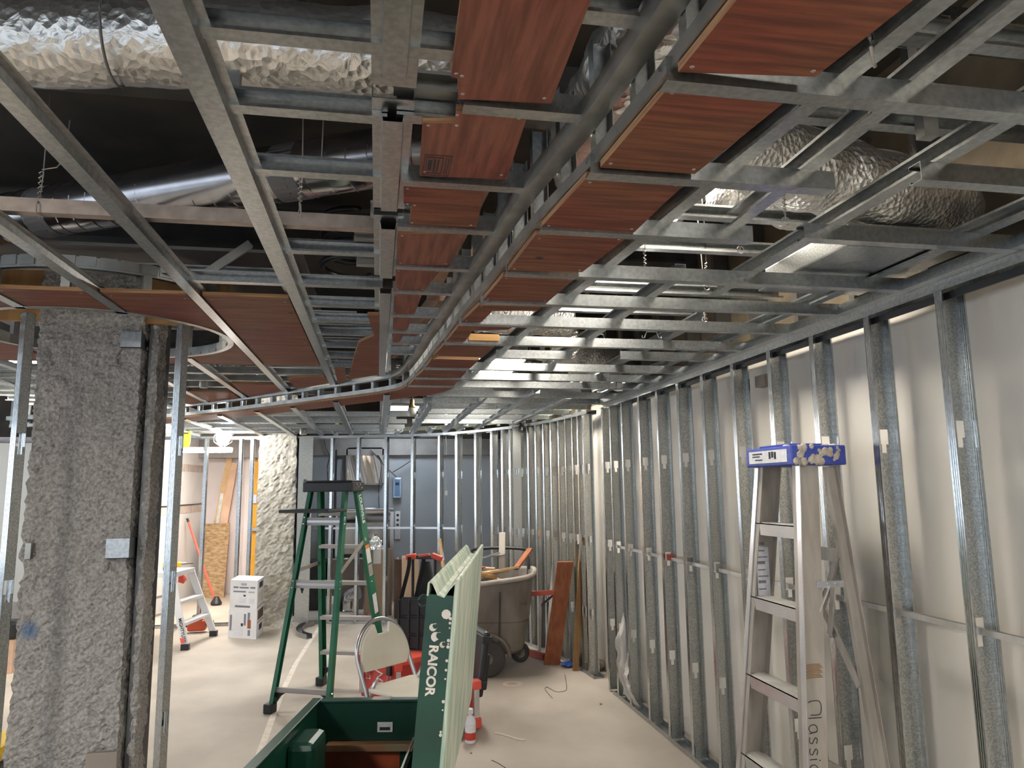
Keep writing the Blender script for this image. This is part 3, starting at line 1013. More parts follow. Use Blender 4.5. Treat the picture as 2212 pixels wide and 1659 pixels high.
# ---- soffit long runners above the cross channels
CLEFT = C_poly(0.036, 0.042, open_='-')     # running +Y: u = dir x up = +X; opening to -X
U = 0.044
for pix in ([(2064, 0), (1874, 136), (1595, 352), (1422, 492), (1330, 565), (1120, 735), (1010, 822)],
            [(2212, 22), (2039, 150), (1767, 360), (1598, 492)],
            [(2212, 257), (2009, 367), (1774, 514), (1550, 640)]):
    pp = [PZ(x, y, Z0 + U) for x, y in pix]
    d = (pp[-1] - pp[0]).normalized()
    s0 = pp[0] - d * 0.6
    MB().prof(s0, pp[-1], CLEFT).build('long_runner', 'galv', ce)
MB().prof((1.05, 2.3, Z0 + U), (1.03, 4.2, Z0 + U), CLEFT).build('long_runner', 'galv', ce)
MB().prof((1.43, 2.95, Z0 + U), (1.43, 5.2, Z0 + U), CLEFT).build('long_runner', 'galv', ce)
MB().prof((1.76, 1.0, Z0 + U), (1.74, 5.6, Z0 + U), CLEFT).build('long_runner', 'galv', ce)
MB().prof((0.50, 4.2, Z0 + U), (0.46, 6.0, Z0 + U), CLEFT).build('long_runner', 'galv', ce)
for x, y0 in ((-2.6, None), (-2.2, None), (-1.82, None), (-1.42, None), (-1.04, None), (-0.70, None), (-0.33, None), (0.06, 5.30), (0.42, 5.9), (0.80, 5.6), (1.13, 5.1), (1.45, 5.4)):
    ys = y0 or fasc_y(x) + 0.10
    ye = min(wall_y(x), 9.6) - 0.02
    MB().prof((x, ys, Z0 - 0.004), (x, ye, Z0 - 0.004), HAT).build('furring_runner', 'galv', ce)
for x, y0 in ((0.24, 8.7), (0.62, 8.3), (-0.14, 8.9), (0.95, 7.9), (-0.52, 9.0)):
    MB().prof((x, y0, Z0 - 0.002), (x, wall_y(x) - 0.02, Z0 - 0.002), HAT).build('short_runner', 'galv', ce)
# ---- upper carriers
for px, py, x0, x1, zz in ((1930, 95, 0.75, 2.0, 2.52), (1740, 268, 0.7, 2.0, 2.5), (1450, 472, 0.7, 1.5, 2.5), (1360, 540, 0.5, 1.7, 2.48), (1300, 632, 0.5, 1.8, 2.46), (1250, 675, 0.45, 1.6, 2.46), (1000, 845, 0.3, 1.7, 2.42), (960, 872, 0.2, 1.4, 2.42), (700, 905, -2.4, 0.2, 2.40)):
    p = PZ(px, py, zz)
    cross(p.y, x0, x1, zz, name='upper_carrier', poly=CFRONT)
for i in range(5):
    yy = 3.5 + i * 1.1
    cross(yy, -3.0, -0.4, 2.62, name='upper_carrier', poly=CFRONT, m='galv_dull')
# ---- hanger wires over the soffit
for px, py in ((1522, 690), (1527, 620), (1394, 590), (1200, 800), (1600, 540), (1697, 478), (1340, 815), (1120, 845), (960, 870)):
    w = PZ(px, py, Z0 + 0.05)
    bb = MB().tube([w, w + V((0.004, 0, 0.2)), w + V((-0.004, 0.01, 0.5)), w + V((0, 0.01, ZD - w.z))], 0.002, 5)
    bb.tube([w + V((0.012 * math.cos(a), 0, 0.012 * math.sin(a) + 0.0)) for a in [i * 0.7 for i in range(9)]], 0.002, 5)
    bb.tube([w + V((0.005 * math.cos(a * 1.7), 0.005 * math.sin(a * 1.7), 0.02 + a * 0.004)) for a in range(20)], 0.0018, 5)
    bb.build('hanger_wire', 'wire', ce)
# wire tie on the first runner, and hat-shaped clips
w = PZ(1885, 105, Z0 + 0.05)
MB().tube([w + V((0.0 + 0.02 * math.cos(a), 0.02 * math.cos(a), 0.03 * math.sin(a))) for a in [i * 0.5 for i in range(12)]], 0.003, 6).build('wire_tie', 'wire', ce)
for px, py in ((1292, 735), (1408, 730)):
    w = PZ(px, py, Z0 + 0.045)
    MB().tube([w + V((a, 0, b_)) for a, b_ in ((-0.05, 0.012), (-0.05, 0), (-0.038, 0), (-0.026, 0.03), (0.026, 0.03), (0.038, 0), (0.05, 0), (0.05, 0.012))], 0.003, 5).build('spring_clip', 'galv', ce)
# ---- lumber and conduits above the frame
for (x0, y0, x1, y1, z) in ((0.36, 0.9, 0.24, 3.4, 2.56), (0.30, 3.4, 0.1, 5.0, 2.56)):
    MB().bar((x0, y0, z), (x1, y1, z), 0.04, 0.09).build('lumber_nailer', 'wood_pink', ce)
for k in range(9):
    y = 3.0 + 0.75 * k + random.uniform(-.2, .2)
    z = random.uniform(2.7, 3.1)
    a = V((random.uniform(0.3, 1.0), y, z))
    e = V((random.uniform(1.2, 2.0), y + random.uniform(0.3, 2.0), z + random.uniform(-.1, .15)))
    MB().tube([a, a.lerp(e, 0.5) + V((0, 0, -0.03)), e], random.choice((0.011, 0.014, 0.02)), 8).build('conduit', random.choice(('galv_dull', 'steel', 'wood_tan')), ce)
for k in range(8):
    y = 3.6 + 0.6 * k
    z = random.uniform(2.72, 3.0)
    MB().tube([(-2.8, y, z), (-1.2, y + 0.1, z), (0.2, y + random.uniform(-.2, .4), z + 0.05)], random.choice((0.011, 0.014)), 8).build('conduit', random.choice(('galv_dull', 'deck_steel')), ce)
# upper vertical hangers (light steel posts)
for px, py, zb in ((497, 250, 2.62), (2010, 250, 2.5)):
    p = PZ(px, py, zb)
    MB().box(p.x - 0.02, p.x + 0.02, p.y, p.y + 0.03, zb - 0.05, ZD).build('hanger_post', 'galv_dull', ce)
# slotted strut high on the right
p = PZ(2090, 60, 2.85)
bb = MB()
for i in range(9):
    bb.box(p.x - 0.3 + i * 0.05, p.x - 0.28 + i * 0.05, p.y, p.y + 0.004, 2.80, 2.88)
bb.box(p.x - 0.35, p.x + 0.3, p.y, p.y + 0.004, 2.88, 2.91)
bb.box(p.x - 0.35, p.x + 0.3, p.y, p.y + 0.004, 2.77, 2.80)
bb.build('slotted_strut', 'galv', ce)
# marker numbers on the channels
text('17', 0.022, PZ(1222, 232, Z1 - 0.004), (-1, 0, 0), (0, 1, 0), 'ink', ce, name='marker_number')
text('17', 0.016, PZ(1100, 396, Z1 - 0.004), (-1, 0, 0), (0, 1, 0), 'ink', ce, name='marker_number')
# ink stamp on the second tray panel
bb = MB()
sx0, sy0, sx1, sy1 = *PZ(912, 378, ZP - 0.001).xy, *PZ(978, 338, ZP - 0.001).xy
for u0, u1, v0, v1 in ((0, 1, 0, .03), (0, 1, .97, 1), (0, .03, 0, 1), (.97, 1, 0, 1), (.08, .7, .1, .14), (.08, .7, .86, .9), (.08, .11, .1, .9), (.67, .7, .1, .9), (.16, .3, .25, .75), (.36, .44, .2, .8), (.5, .56, .2, .8), (.78, .82, .1, .9), (.88, .91, .1, .9)):
    x0, x1 = sx0 + (sx1 - sx0) * u0, sx0 + (sx1 - sx0) * u1
    y0, y1 = sy0 + (sy1 - sy0) * v0, sy0 + (sy1 - sy0) * v1
    bb.box(x0, x1, y0, y1, ZP - 0.0008, ZP - 0.0002)
bb.build('ink_stamp', 'ink', ce)

# ================================================================== LIGHT FITTINGS
def troffer(name, x, y, z, sx, sy, label, m='tube_on', rot=0.0):
    t = empty(name, (x, y, z), label, 'ceiling light', 'fluorescent fittings above the frame', rot=(0, 0, rot))
    MB().box(-sx / 2, sx / 2, -sy / 2, sy / 2, 0.0, 0.008).build('diffuser', m, t)
    bb = MB().box(-sx / 2 - 0.03, sx / 2 + 0.03, -sy / 2 - 0.03, sy / 2 + 0.03, 0.01, 0.09)
    for s_ in (-1, 1):
        bb.box(s_ * (sx / 2 + 0.015) - 0.015, s_ * (sx / 2 + 0.015) + 0.015, -sy / 2 - 0.03, sy / 2 + 0.03, -0.015, 0.02)
        bb.box(-sx / 2, sx / 2, s_ * (sy / 2 + 0.015) - 0.015, s_ * (sy / 2 + 0.015) + 0.015, -0.015, 0.02)
    bb.build('housing', 'fixture', t)
    return t


troffer('fluorescent_fitting', 1.23, 2.62, 2.88, 0.30, 1.2, 'lit fluorescent fitting above the foil duct and red soffit plywood')
troffer('fluorescent_fitting', 1.00, 6.75, 2.75, 0.55, 1.2, 'lit square fluorescent fitting above the far end of the soffit')
troffer('fluorescent_fitting', 1.15, -1.2, 2.80, 0.55, 1.2, 'added unseen fluorescent fitting behind the viewer above the right wall')  # this and the next: extra fittings out of view, added to light the room
troffer('fluorescent_fitting', -2.6, 0.2, 2.80, 0.55, 1.2, 'added unseen fluorescent fitting behind the viewer to the left')
troffer('fluorescent_fitting', 0.3, 10.2, 2.75, 0.5, 0.6, 'added unseen light in the passage brightening the grey back wall', 'fill_cool')  # hidden above the ceiling line, added to brighten the back wall
troffer('fluorescent_fitting', -2.05, 10.4, 2.50, 0.4, 1.2, 'lit fluorescent fitting behind the glaring work lamp', rot=0.5)
troffer('fluorescent_fitting', -3.2, 6.6, 2.80, 0.55, 1.2, 'lit fluorescent fitting over the far left of the room')

# hanging string lights (off) and the lit work lamp
def string_light(p, label, s=1.0):
    t = empty('string_light', p, label, 'light', 'temporary string lights')
    MB().lathe([(0.030 * s, 0.0), (0.033 * s, 0.01 * s), (0.032 * s, 0.055 * s), (0.026 * s, 0.06 * s)], 14).build('guard', 'bulb', t, smooth=True)
    MB().lathe([(0.026 * s, 0.06 * s), (0.028 * s, 0.066 * s), (0.024 * s, 0.078 * s), (0.016 * s, 0.085 * s), (0.016 * s, 0.12 * s), (0.006, 0.125 * s)], 12).build('socket', 'brass', t, smooth=True)
    MB().tube([(0, 0, 0.12 * s), (0.01, 0, 0.2 * s), (0.0, 0.02, 0.35)], 0.006, 6).build('cord', 'cable', t)
    return t


string_light(PZ(1183, 793, 2.345), 'unlit string light hanging under the grid near the foil duct')
string_light(PZ(1141, 792, 2.42), 'smaller unlit string light just left of the one by the foil duct', 0.7)
string_light(PZ(890, 899, 2.255), 'white unlit string light hanging above the curved stud wall', 1.2)
string_light(PZ(655, 939, 2.245), 'unlit string light hanging just right of the far column top', 1.2)
string_light(PZ(440, 838, 2.40), 'unlit string light inside the raised tray near the round opening', 1.0)

p = PZ(482, 945, 2.24)
t = empty('work_lamp', p, 'glaring lit work lamp hanging in front of the yellow door', 'light')
MB().lathe([(0.004, -0.09), (0.05, -0.075), (0.078, -0.03), (0.078, 0.02), (0.05, 0.06), (0.02, 0.075)], 16).build('bulb', 'lamp_on', t, smooth=True)
MB().lathe([(0.03, 0.075), (0.035, 0.09), (0.03, 0.14), (0.01, 0.15)], 12).build('socket', 'fixture', t)
MB().tube([(0, 0, 0.14), (0.01, 0, 0.4), (0, 0, 0.9)], 0.006, 6).build('cord', 'cable', t)
bb = MB()
for k in range(6):
    a = k * math.pi / 3
    bb.tube([(0.03 * math.cos(a), 0.03 * math.sin(a), 0.08), (0.1 * math.cos(a), 0.1 * math.sin(a), 0.02), (0.1 * math.cos(a), 0.1 * math.sin(a), -0.05), (0.02 * math.cos(a), 0.02 * math.sin(a), -0.11)], 0.002, 5)
bb.build('guard_wires', 'wire', t)
p = PZ(445, 975, 2.12)
t = empty('strip_light', (p.x, p.y, 2.12), 'far lit strip light below the glaring work lamp', 'light')
MB().box(-0.3, 0.3, -0.06, 0.06, -0.012, 0.0).build('diffuser', 'lamp_far', t)
MB().box(-0.31, 0.31, -0.07, 0.07, 0.0, 0.05).build('housing', 'fixture', t)

# yellow hanging caution tags
for px, py, s_, lab in ((401, 966, 1.0, 'bright yellow hanging tag beside the near stud and work lamp'), (728, 922, 0.55, 'small bright yellow tag above the green stepladder')):
    p = PY(px, py, 9.0 if s_ == 1 else 9.3)
    t = empty('caution_tag', p, lab, 'tag')
    MB().prism([(-0.045 * s_, 0, 0.25 * s_), (0.045 * s_, 0, 0.25 * s_), (0.045 * s_, 0, 0.06), (0.03 * s_, 0, 0), (-0.03 * s_, 0, 0), (-0.045 * s_, 0, 0.06)], (0, 0.02, 0)).build('tag_body', 'yellow', t)
    MB().tube([(0, 0.01, 0.25 * s_), (0.01, 0.01, 0.4)], 0.004, 5).build('cord', 'cable', t)
    if s_ == 1:
        bb = MB()
        for i, (u, w_) in enumerate(((0.22, 0.05), (0.20, 0.05), (0.175, 0.035), (0.155, 0.05))):
            bb.box(-w_ / 2, w_ / 2, -0.002, 0, u, u + 0.008)
        bb.build('printed_marks', 'ink', t)


# ================================================================== DUCTS
def wrinkled_tube(path, r, m, name, parent, amp=0.02, freq=9.0, nu=None, nv=28, ribs=0.0, ribp=0.05, seed=0):
    path = smooth_path(path, 8)
    pts = resample(path, 0.018)
    k = len(pts)
    vs, fs = [], []
    for i, p in enumerate(pts):
        d = (pts[min(i + 1, k - 1)] - pts[max(i - 1, 0)]).normalized()
        u = d.cross(V((0, 0, 1))).normalized()
        w = u.cross(d)
        rr = r * (1 + ribs * math.sin(2 * math.pi * i * 0.018 / ribp))
        for j in range(nv):
            a = 2 * math.pi * j / nv
            dirn = u * math.cos(a) + w * math.sin(a)
            q = p + dirn * rr
            nn = noise.noise(q * freq + V((seed, 0, 0))) + 0.6 * abs(noise.noise(q * freq * 2.7 + V((seed, 9, 0))))
            vs.append(q + dirn * amp * nn)
    for i in range(k - 1):
        for j in range(nv):
            j2 = (j + 1) % nv
            fs.append((i * nv + j, i * nv + j2, (i + 1) * nv + j2, (i + 1) * nv + j))
    fs += [tuple(range(nv))[::-1], tuple(range((k - 1) * nv, k * nv))]
    return MB().add(vs, fs).build(name, m, parent, smooth=True)


p0, p1, p2 = PZ(0, 88, 2.86), PZ(400, 92, 2.86), PZ(880, 118, 2.86)
t = thing('insulated_duct', (p0.x, p0.y, 2.74), 'crinkled silver foil insulated duct across the top left', 'duct')
wrinkled_tube([p0 + V((-1.2, 0.05, 0)), p0, p1, p2, p2 + V((0.2, 0.02, 0.0))], 0.118, 'foil', 'foil_jacket', t, amp=0.009, freq=9)
for x in (-0.72, 0.12):
    MB().tube([V((x, p1.y + 0.125 * math.cos(a), 2.86 + 0.132 * math.sin(a))) for a in [i * 2 * math.pi / 24 for i in range(24)]], 0.004, 5, closed=True).build('strap', 'tape', t)
finish(t)
p0, p1, p2 = PZ(0, 475, 2.82), PZ(500, 392, 2.82), PZ(960, 318, 2.82)
t = thing('spiral_duct', (p1.x, p1.y, 2.72), 'shiny round spiral steel duct slanting behind the left runners', 'duct')
d = (p2 - p0).normalized()
MB().tube([p0 - d * 1.2, p0, p1, p2], 0.105, 40).build('duct_wall', 'spiral', t, smooth=True)
L = (p2 - p0).length + 1.05
u = d.cross(V((0, 0, 1))).normalized()
w = u.cross(d)
sp = []
nt_ = int(L / 0.085 * 20)
for i in range(nt_):
    a = i * 2 * math.pi / 20
    sp.append(p0 - d * 1.1 + d * (0.085 * i / 20) + (u * math.cos(a) + w * math.sin(a)) * 0.106)
MB().tube(sp, 0.003, 5).build('spiral_seam', 'spiral', t)
for px in (70, 735):
    c = p0 + d * ((PZ(px, 440, 2.82) - p0).dot(d))
    MB().sweep([c - d * 0.055, c + d * 0.055], [(0.108 * math.cos(a), 0.108 * math.sin(a)) for a in [i * 2 * math.pi / 32 for i in range(32)]]).build('tape_band', 'tape', t, smooth=False)
finish(t)
p0, p1, p2, p3 = PZ(1560, 300, 2.62), PZ(1740, 370, 2.60), PZ(1930, 420, 2.57), PZ(2075, 470, 2.57)
t = thing('flexible_duct', (p1.x, p1.y, 2.45), 'bulging silver foil flexible duct above the right of the soffit', 'duct')
wrinkled_tube([p0, p1, p2, p3], 0.125, 'foil_far', 'foil_jacket', t, amp=0.008, freq=10, ribs=0.03, ribp=0.16, seed=3)
MB().lathe([(0.12, -0.06), (0.135, 0), (0.12, 0.06)], 20, Matrix.Translation(p3 + V((0.02, 0, 0))) @ Matrix.Rotation(R(90), 4, 'Y')).build('end_collar', 'black', t)
finish(t)
q0, q1, q2 = PZ(1560, 392, 2.72), PZ(1720, 440, 2.68), PZ(1940, 515, 2.60)
t = thing('flexible_duct', (q1.x, q1.y, 2.55), 'second foil flexible duct lying just below and left of the bulging one', 'duct')
wrinkled_tube([q0, q1, q2], 0.10, 'foil_far', 'foil_jacket', t, amp=0.008, freq=10, ribs=0.03, ribp=0.14, seed=5)
finish(t)
t = thing('supply_register', PZ(1900, 590, 2.36), 'bare sheet metal register box on top of the right wall', 'duct box')
p = PZ(1960, 585, 2.34)
MB().box(1.45, 1.84, p.y - 0.15, p.y + 0.35, Z0 + 0.06, Z0 + 0.14).build('sheet_box', 'galv_wall', t, bevel=0.006)
MB().box(1.43, 1.86, p.y - 0.17, p.y + 0.37, Z0 + 0.055, Z0 + 0.062).build('flange', 'galv', t)
finish(t)
q0, q1 = PZ(1420, 130, 2.72), PZ(1240, 330, 2.66)
t = thing('flexible_duct', q0, 'foil flexible duct glimpsed between the step studs and red soffit', 'duct')
wrinkled_tube([V((0.62, 1.1, 2.66)), V((0.60, 1.6, 2.66)), V((0.62, 2.1, 2.68)), V((0.8, 2.5, 2.72))], 0.10, 'foil', 'foil_jacket', t, amp=0.018, freq=11, seed=8)
finish(t)
q0, q1, q2 = PZ(1205, 745, 2.55), PZ(1300, 780, 2.55), PZ(1345, 810, 2.55)
t = thing('flexible_duct', q1, 'crumpled foil flexible duct in the far grid beside a string light', 'duct')
wrinkled_tube([q0, q1, q2], 0.14, 'foil_far', 'foil_jacket', t, amp=0.03, freq=7, seed=12)
finish(t)
q0, q1 = PZ(1030, 680, 2.6), PZ(1230, 690, 2.6)
t = thing('flexible_duct', q0, 'short foil duct above the notched soffit panel', 'duct')
wrinkled_tube([q0, q0.lerp(q1, 0.5), q1], 0.10, 'foil_far', 'foil_jacket', t, amp=0.02, freq=8, seed=15)
finish(t)
q0, q1 = PZ(380, 800, 2.62), PZ(520, 800, 2.62)
t = thing('flexible_duct', q0, 'foil duct above the tray beyond the round column opening', 'duct')
wrinkled_tube([q0 + V((-0.5, 0, 0)), q0, q1], 0.11, 'foil_far', 'foil_jacket', t, amp=0.02, freq=8, seed=18)
finish(t)
p = PZ(745, 580, 2.62)
t = thing('coiled_hose', p, 'black corrugated hose coiled above the left grid', 'hose')
hp = [p + V((0.11 * math.cos(a), 0.11 * math.sin(a) + 0.1, 0.012 * a)) for a in [i * 0.35 for i in range(70)]]
MB().tube(hp, 0.016, 8).build('hose_body', 'insul', t, smooth=True)
finish(t)
p = PZ(1575, 440, 2.75)
t = thing('cable_bundle', p, 'dark tangled cable coil beside the foil ducts', 'cable')
bb = MB()
random.seed(3)
for k in range(9):
    r_ = random.uniform(0.05, 0.09)
    ax = random.uniform(-0.5, 0.5)
    bb.tube([p + V((r_ * math.cos(a), 0.4 * r_ * math.sin(a) + ax * 0.1, r_ * math.sin(a) + random.uniform(-.01, .01))) for a in [i * 0.5 for i in range(13)]], 0.005, 6)
bb.build('cable_loops', 'cable', t)
finish(t)


# ================================================================== COLUMNS
def rough_block(name, x0, x1, y0, y1, z0, z1, cell, amp, m, parent, freq=14.0, seed=0, notch=None):
    b = MB()

    def disp(p, n):
        a = noise.noise(p * freq + V((seed, 0, 0))) * 0.6 + noise.noise(p * freq * 3.1 + V((0, seed, 0))) * 0.55 + noise.noise(p * 2.3 + V((seed, 1, 1))) * 0.5
        q = p + n * amp * a
        if notch:
            q = notch(p, q, n)
        return q
    cx, cy = (x0 + x1) / 2, (y0 + y1) / 2
    per = []
    nx, ny = max(2, int((x1 - x0) / cell)), max(2, int((y1 - y0) / cell))
    for i in range(nx):
        per.append((x0 + (x1 - x0) * i / nx, y0))
    for i in range(ny):
        per.append((x1, y0 + (y1 - y0) * i / ny))
    for i in range(nx):
        per.append((x1 - (x1 - x0) * i / nx, y1))
    for i in range(ny):
        per.append((x0, y1 - (y1 - y0) * i / ny))
    nz = int((z1 - z0) / cell)
    k = len(per)
    vs, fs = [], []
    for j in range(nz + 1):
        z = z0 + (z1 - z0) * j / nz
        for (x, y) in per:
            n = V((0, 0, 0))
            e = cell * 0.6
            if x < x0 + e:
                n.x -= 1
            if x > x1 - e:
                n.x += 1
            if y < y0 + e:
                n.y -= 1
            if y > y1 - e:
                n.y += 1
            n.normalize()
            vs.append(disp(V((x, y, z)), n))
    for j in range(nz):
        for i in range(k):
            fs.append((j * k + i, j * k + (i + 1) % k, (j + 1) * k + (i + 1) % k, (j + 1) * k + i))
    fs.append(tuple(range(k))[::-1])
    fs.append(tuple(range(nz * k, nz * k + k)))
    b.add(vs, fs)
    return b.build(name, m, parent)


def near_notch(p, q, n):
    # broken bites at the corners where the clips are
    for cx_, cz, rr in ((-1.19, 2.25, 0.06), (-1.17, 1.30, 0.05), (-1.62, 1.27, 0.05)):
        dd = math.hypot(p.x - cx_, (p.z - cz) * 0.8)
        if dd < rr:
            q = q - V((math.copysign(1, cx_ + 1.4), 0, 0)) * (rr - dd) * 0.9 + V((0, 1, 0)) * (rr - dd) * 0.5
    return q


YC = 3.72
t = thing('sprayed_column', (-1.38, 3.9, 0), 'near column coated in rough grey sprayed fireproofing', 'column')
cxl, cxr = PY(88, 1000, YC).x + 0.005, PY(292, 1000, YC).x
cxl = PY(62, 1000, YC).x
cxr = PY(290, 1000, YC).x
rough_block('spray_coat', cxl, cxr, YC, YC + 0.42, 0, 2.72, 0.014, 0.020, 'fireproof', t, freq=22, seed=2, notch=near_notch)
xs0, xs1 = PY(314, 1000, YC + 0.05).x, PY(327, 1000, YC + 0.05).x
rough_block('side_coat', xs0, xs1, YC + 0.05, YC + 0.20, 0, 2.72, 0.016, 0.022, 'fireproof', t, freq=20, seed=6)
MB().box(cxr + 0.006, cxr + 0.05, YC + 0.12, YC + 0.30, 0, 2.72).build('steel_core', 'black', t)
MB().prof((cxr + 0.034, YC + 0.06, 0), (cxr + 0.034, YC + 0.06, 2.62), sheet([(-0.016, 0.03), (-0.016, 0), (0.016, 0), (0.016, 0.03)], 0.002), up=(0, 1, 0)).build('corner_stud', 'galv_shaded', t)  # stud colour carries the shade of the recess
for px0, px1, py0, py1 in ((262, 304, 716, 752), (230, 278, 1164, 1206)):
    a, c = PY(px0, py0, YC - 0.03), PY(px1, py1, YC - 0.03)
    bb = MB().box(a.x, c.x, YC - 0.032, YC - 0.029, c.z, a.z)
    bb.box(c.x - 0.003, c.x, YC - 0.03, YC + 0.09, c.z, a.z)
    bb.box(a.x, c.x, YC - 0.032, YC - 0.012, c.z, c.z + 0.003)
    bb.build('clip_angle', 'galv', t)
a = PY(62, 1190, YC - 0.02)
MB().box(a.x - 0.012, a.x + 0.012, YC - 0.03, YC + 0.05, a.z - 0.035, a.z + 0.035).build('clip_angle', 'galv_dull', t)
a, c = PY(188, 1626, YC - 0.03), PY(252, 1690, YC - 0.03)
MB().box(a.x, c.x, YC - 0.045, YC - 0.02, c.z, a.z).build('outlet_plate', 'plate_brown', t, bevel=0.003)
finish(t)
# blue chalk smudge on the near column
m = M['fireproof']
nt = m.node_tree
bs = nt.nodes['Principled BSDF']
base = bs.inputs['Base Color'].links[0].from_socket
sm = PY(62, 1362, YC)
g = nt.nodes.new('ShaderNodeNewGeometry')
vd = nt.nodes.new('ShaderNodeVectorMath')
vd.operation = 'DISTANCE'
vd.inputs[1].default_value = (sm.x, sm.y, sm.z)
nt.links.new(g.outputs['Position'], vd.inputs[0])
cr = nt.nodes.new('ShaderNodeValToRGB')
cr.color_ramp.elements[0].position = 0.015
cr.color_ramp.elements[1].position = 0.055
cr.color_ramp.elements[0].color = (1, 1, 1, 1)
cr.color_ramp.elements[1].color = (0, 0, 0, 1)
nt.links.new(vd.outputs['Value'], cr.inputs[0])
mx = nt.nodes.new('ShaderNodeMix')
mx.data_type = 'RGBA'
nt.links.new(cr.outputs[0], mx.inputs['Factor'])
nt.links.new(base, mx.inputs['A'])
mx.inputs['B'].default_value = (0.16, 0.22, 0.33, 1)
nt.links.new(mx.outputs['Result'], bs.inputs['Base Color'])

# loose studs standing round the near column
wc = empty('wall_column_casing', kind='structure')
SN = stud_mesh('casing_stud', 2.40, w=0.044, fl_=0.034, knock=[0.62, 1.22, 1.83], rib=0.0005)
for px, yy, ang in ((395, 3.56, 243), (55, 3.40, 238)):
    p = PY(px, 700, yy)
    o = bpy.data.objects.new('stud', SN)
    COL.objects.link(o)
    RM = Matrix.Rotation(R(ang), 4, 'Z')
    o.matrix_world = Matrix.Translation(V((p.x, yy, 0.0)) - RM @ V((0.044, 0, 0))) @ RM
    o.parent = wc

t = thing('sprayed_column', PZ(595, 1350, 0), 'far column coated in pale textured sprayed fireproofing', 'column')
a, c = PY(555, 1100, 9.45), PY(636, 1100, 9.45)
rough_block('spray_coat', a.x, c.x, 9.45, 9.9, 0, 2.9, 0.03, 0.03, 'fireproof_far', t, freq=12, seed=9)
MB().box(c.x + 0.01, c.x + 0.05, 9.55, 9.8, 0, 2.9).build('dark_edge', 'black', t)
# crumbled coating at the foot
MB().lathe([(0.26, 0.0), (0.2, 0.05), (0.06, 0.10)], 12, Matrix.Translation((c.x - 0.02, 9.52, 0))).build('crumbled_foot', 'fireproof_far', t)
finish(t)


# ================================================================== GREEN STEPLADDER
def lerp(a, c, t_):
    return V(a) + (V(c) - V(a)) * t_


def rail(p0, p1, face, w=0.075, d_=0.028, t_=0.004):
    """channel rail: web of width w lies along 'face' direction"""
    return MB().prof(p0, p1, sheet([(-w / 2, d_), (-w / 2, 0), (w / 2, 0), (w / 2, d_)], t_), up=face)


A, Bq, Cq, Dq = V((-0.755, 5.857, 0)), V((-0.31, 5.65, 0)), V((-0.44, 6.56, 0)), V((0.10, 6.36, 0))
TZ = 1.655
ax = (Bq - A).normalized()
tc = PY(719, 1060, 6.10)
tc.z = TZ
tA, tB = tc - ax * 0.165 + V((-0.03, -0.05, 0)), tc + ax * 0.165 + V((-0.03, -0.05, 0))
tC, tD = tc - ax * 0.165 + V((0.03, 0.06, 0)), tc + ax * 0.19 + V((0.03, 0.06, 0))
t = thing('stepladder', (-0.35, 6.1, 0), 'open green fibreglass stepladder with black top cap and shelf', 'ladder')
for k, (p0, p1, w_) in enumerate(((A, tA, 0.045), (Bq, tB, 0.055), (Cq, tC, 0.075), (Dq, tD, 0.095))):
    sgn = -1 if k in (0, 2) else 1
    o = rail(p0 + V((0, 0, 0.05)), p1, ax * (-sgn), w_, 0.03).build('rail', 'green_lad', t)
    ft = MB().box(-0.035, 0.035, -0.04, 0.04, 0.0, 0.07, Matrix.Translation(p0) @ Matrix.Rotation(math.atan2(ax.y, ax.x), 4, 'Z'))
    ft.build('rubber_foot', 'black', o, bevel=0.008)
RZ = Matrix.Rotation(math.atan2(ax.y, ax.x), 4, 'Z')
T = Matrix.Translation(tc) @ RZ
bb = MB().box(-0.215, 0.225, -0.10, 0.11, -0.05, 0.025, T)
bb.box(-0.20, 0.21, -0.085, 0.095, 0.025, 0.04, T)
bb.build('top_cap', 'black', t, bevel=0.006)
bb = MB()
for u_, v_ in ((0.0, -0.01), (0.03, 0.005), (0.06, -0.02), (-0.05, -0.02), (-0.03, 0.008)):
    bb.lathe([(0.0001, 0), (0.006, 0.0), (0.005, 0.004)], 6, T @ Matrix.Translation((0.226, u_, v_)) @ Matrix.Rotation(R(90), 4, 'Y'))
bb.build('paint_spots', 'stencil', t)
# front treads
for f in (0.17, 0.345, 0.52, 0.70, 0.86):
    a, c = lerp(Cq, tC, f), lerp(Dq, tD, f)
    MB().bar(a + ax * 0.012, c - ax * 0.012, 0.075, 0.028).build('step', 'step_grey', t)
# rear horizontals
for f, h_ in ((0.095, 0.035), (0.545, 0.06), (0.83, 0.06)):
    a, c = lerp(A, tA, f), lerp(Bq, tB, f)
    MB().bar(a, c, 0.02, h_).build('rear_brace', 'step_grey', t)
    MB().bar(a + V((0, -0.012, 0)), c + V((0, -0.012, 0)), 0.006, h_ * 0.3).build('brace_rib', 'steel', t)
for p0, p1, sg in ((A, tA, 1), (Bq, tB, -1), (Cq, tC, 1), (Dq, tD, -1)):
    a = lerp(p0, p1, 0.09)
    MB().prism([a + V((0, 0, 0)), a + ax * sg * 0.11, a + ax * sg * 0.05 + V((0, 0, -0.04)), a + V((0, 0, -0.11))], (0.01, 0.02, 0)).build('foot_gusset', 'black', t)
# paint shelf and spreaders
sh = lerp(A, tA, 0.885)
T2 = Matrix.Translation(sh) @ RZ
MB().box(-0.06, 0.36, -0.30, 0.0, -0.016, 0.008, T2).build('paint_shelf', 'black', t, bevel=0.004)
for fa, fc, p0, p1, q0_, q1_ in ((0.60, 0.50, A, tA, Cq, tC), (0.60, 0.62, Bq, tB, Dq, tD)):
    MB().bar(lerp(p0, p1, fa), lerp(q0_, q1_, fc + 0.12), 0.006, 0.03).build('spreader', 'step_grey', t)
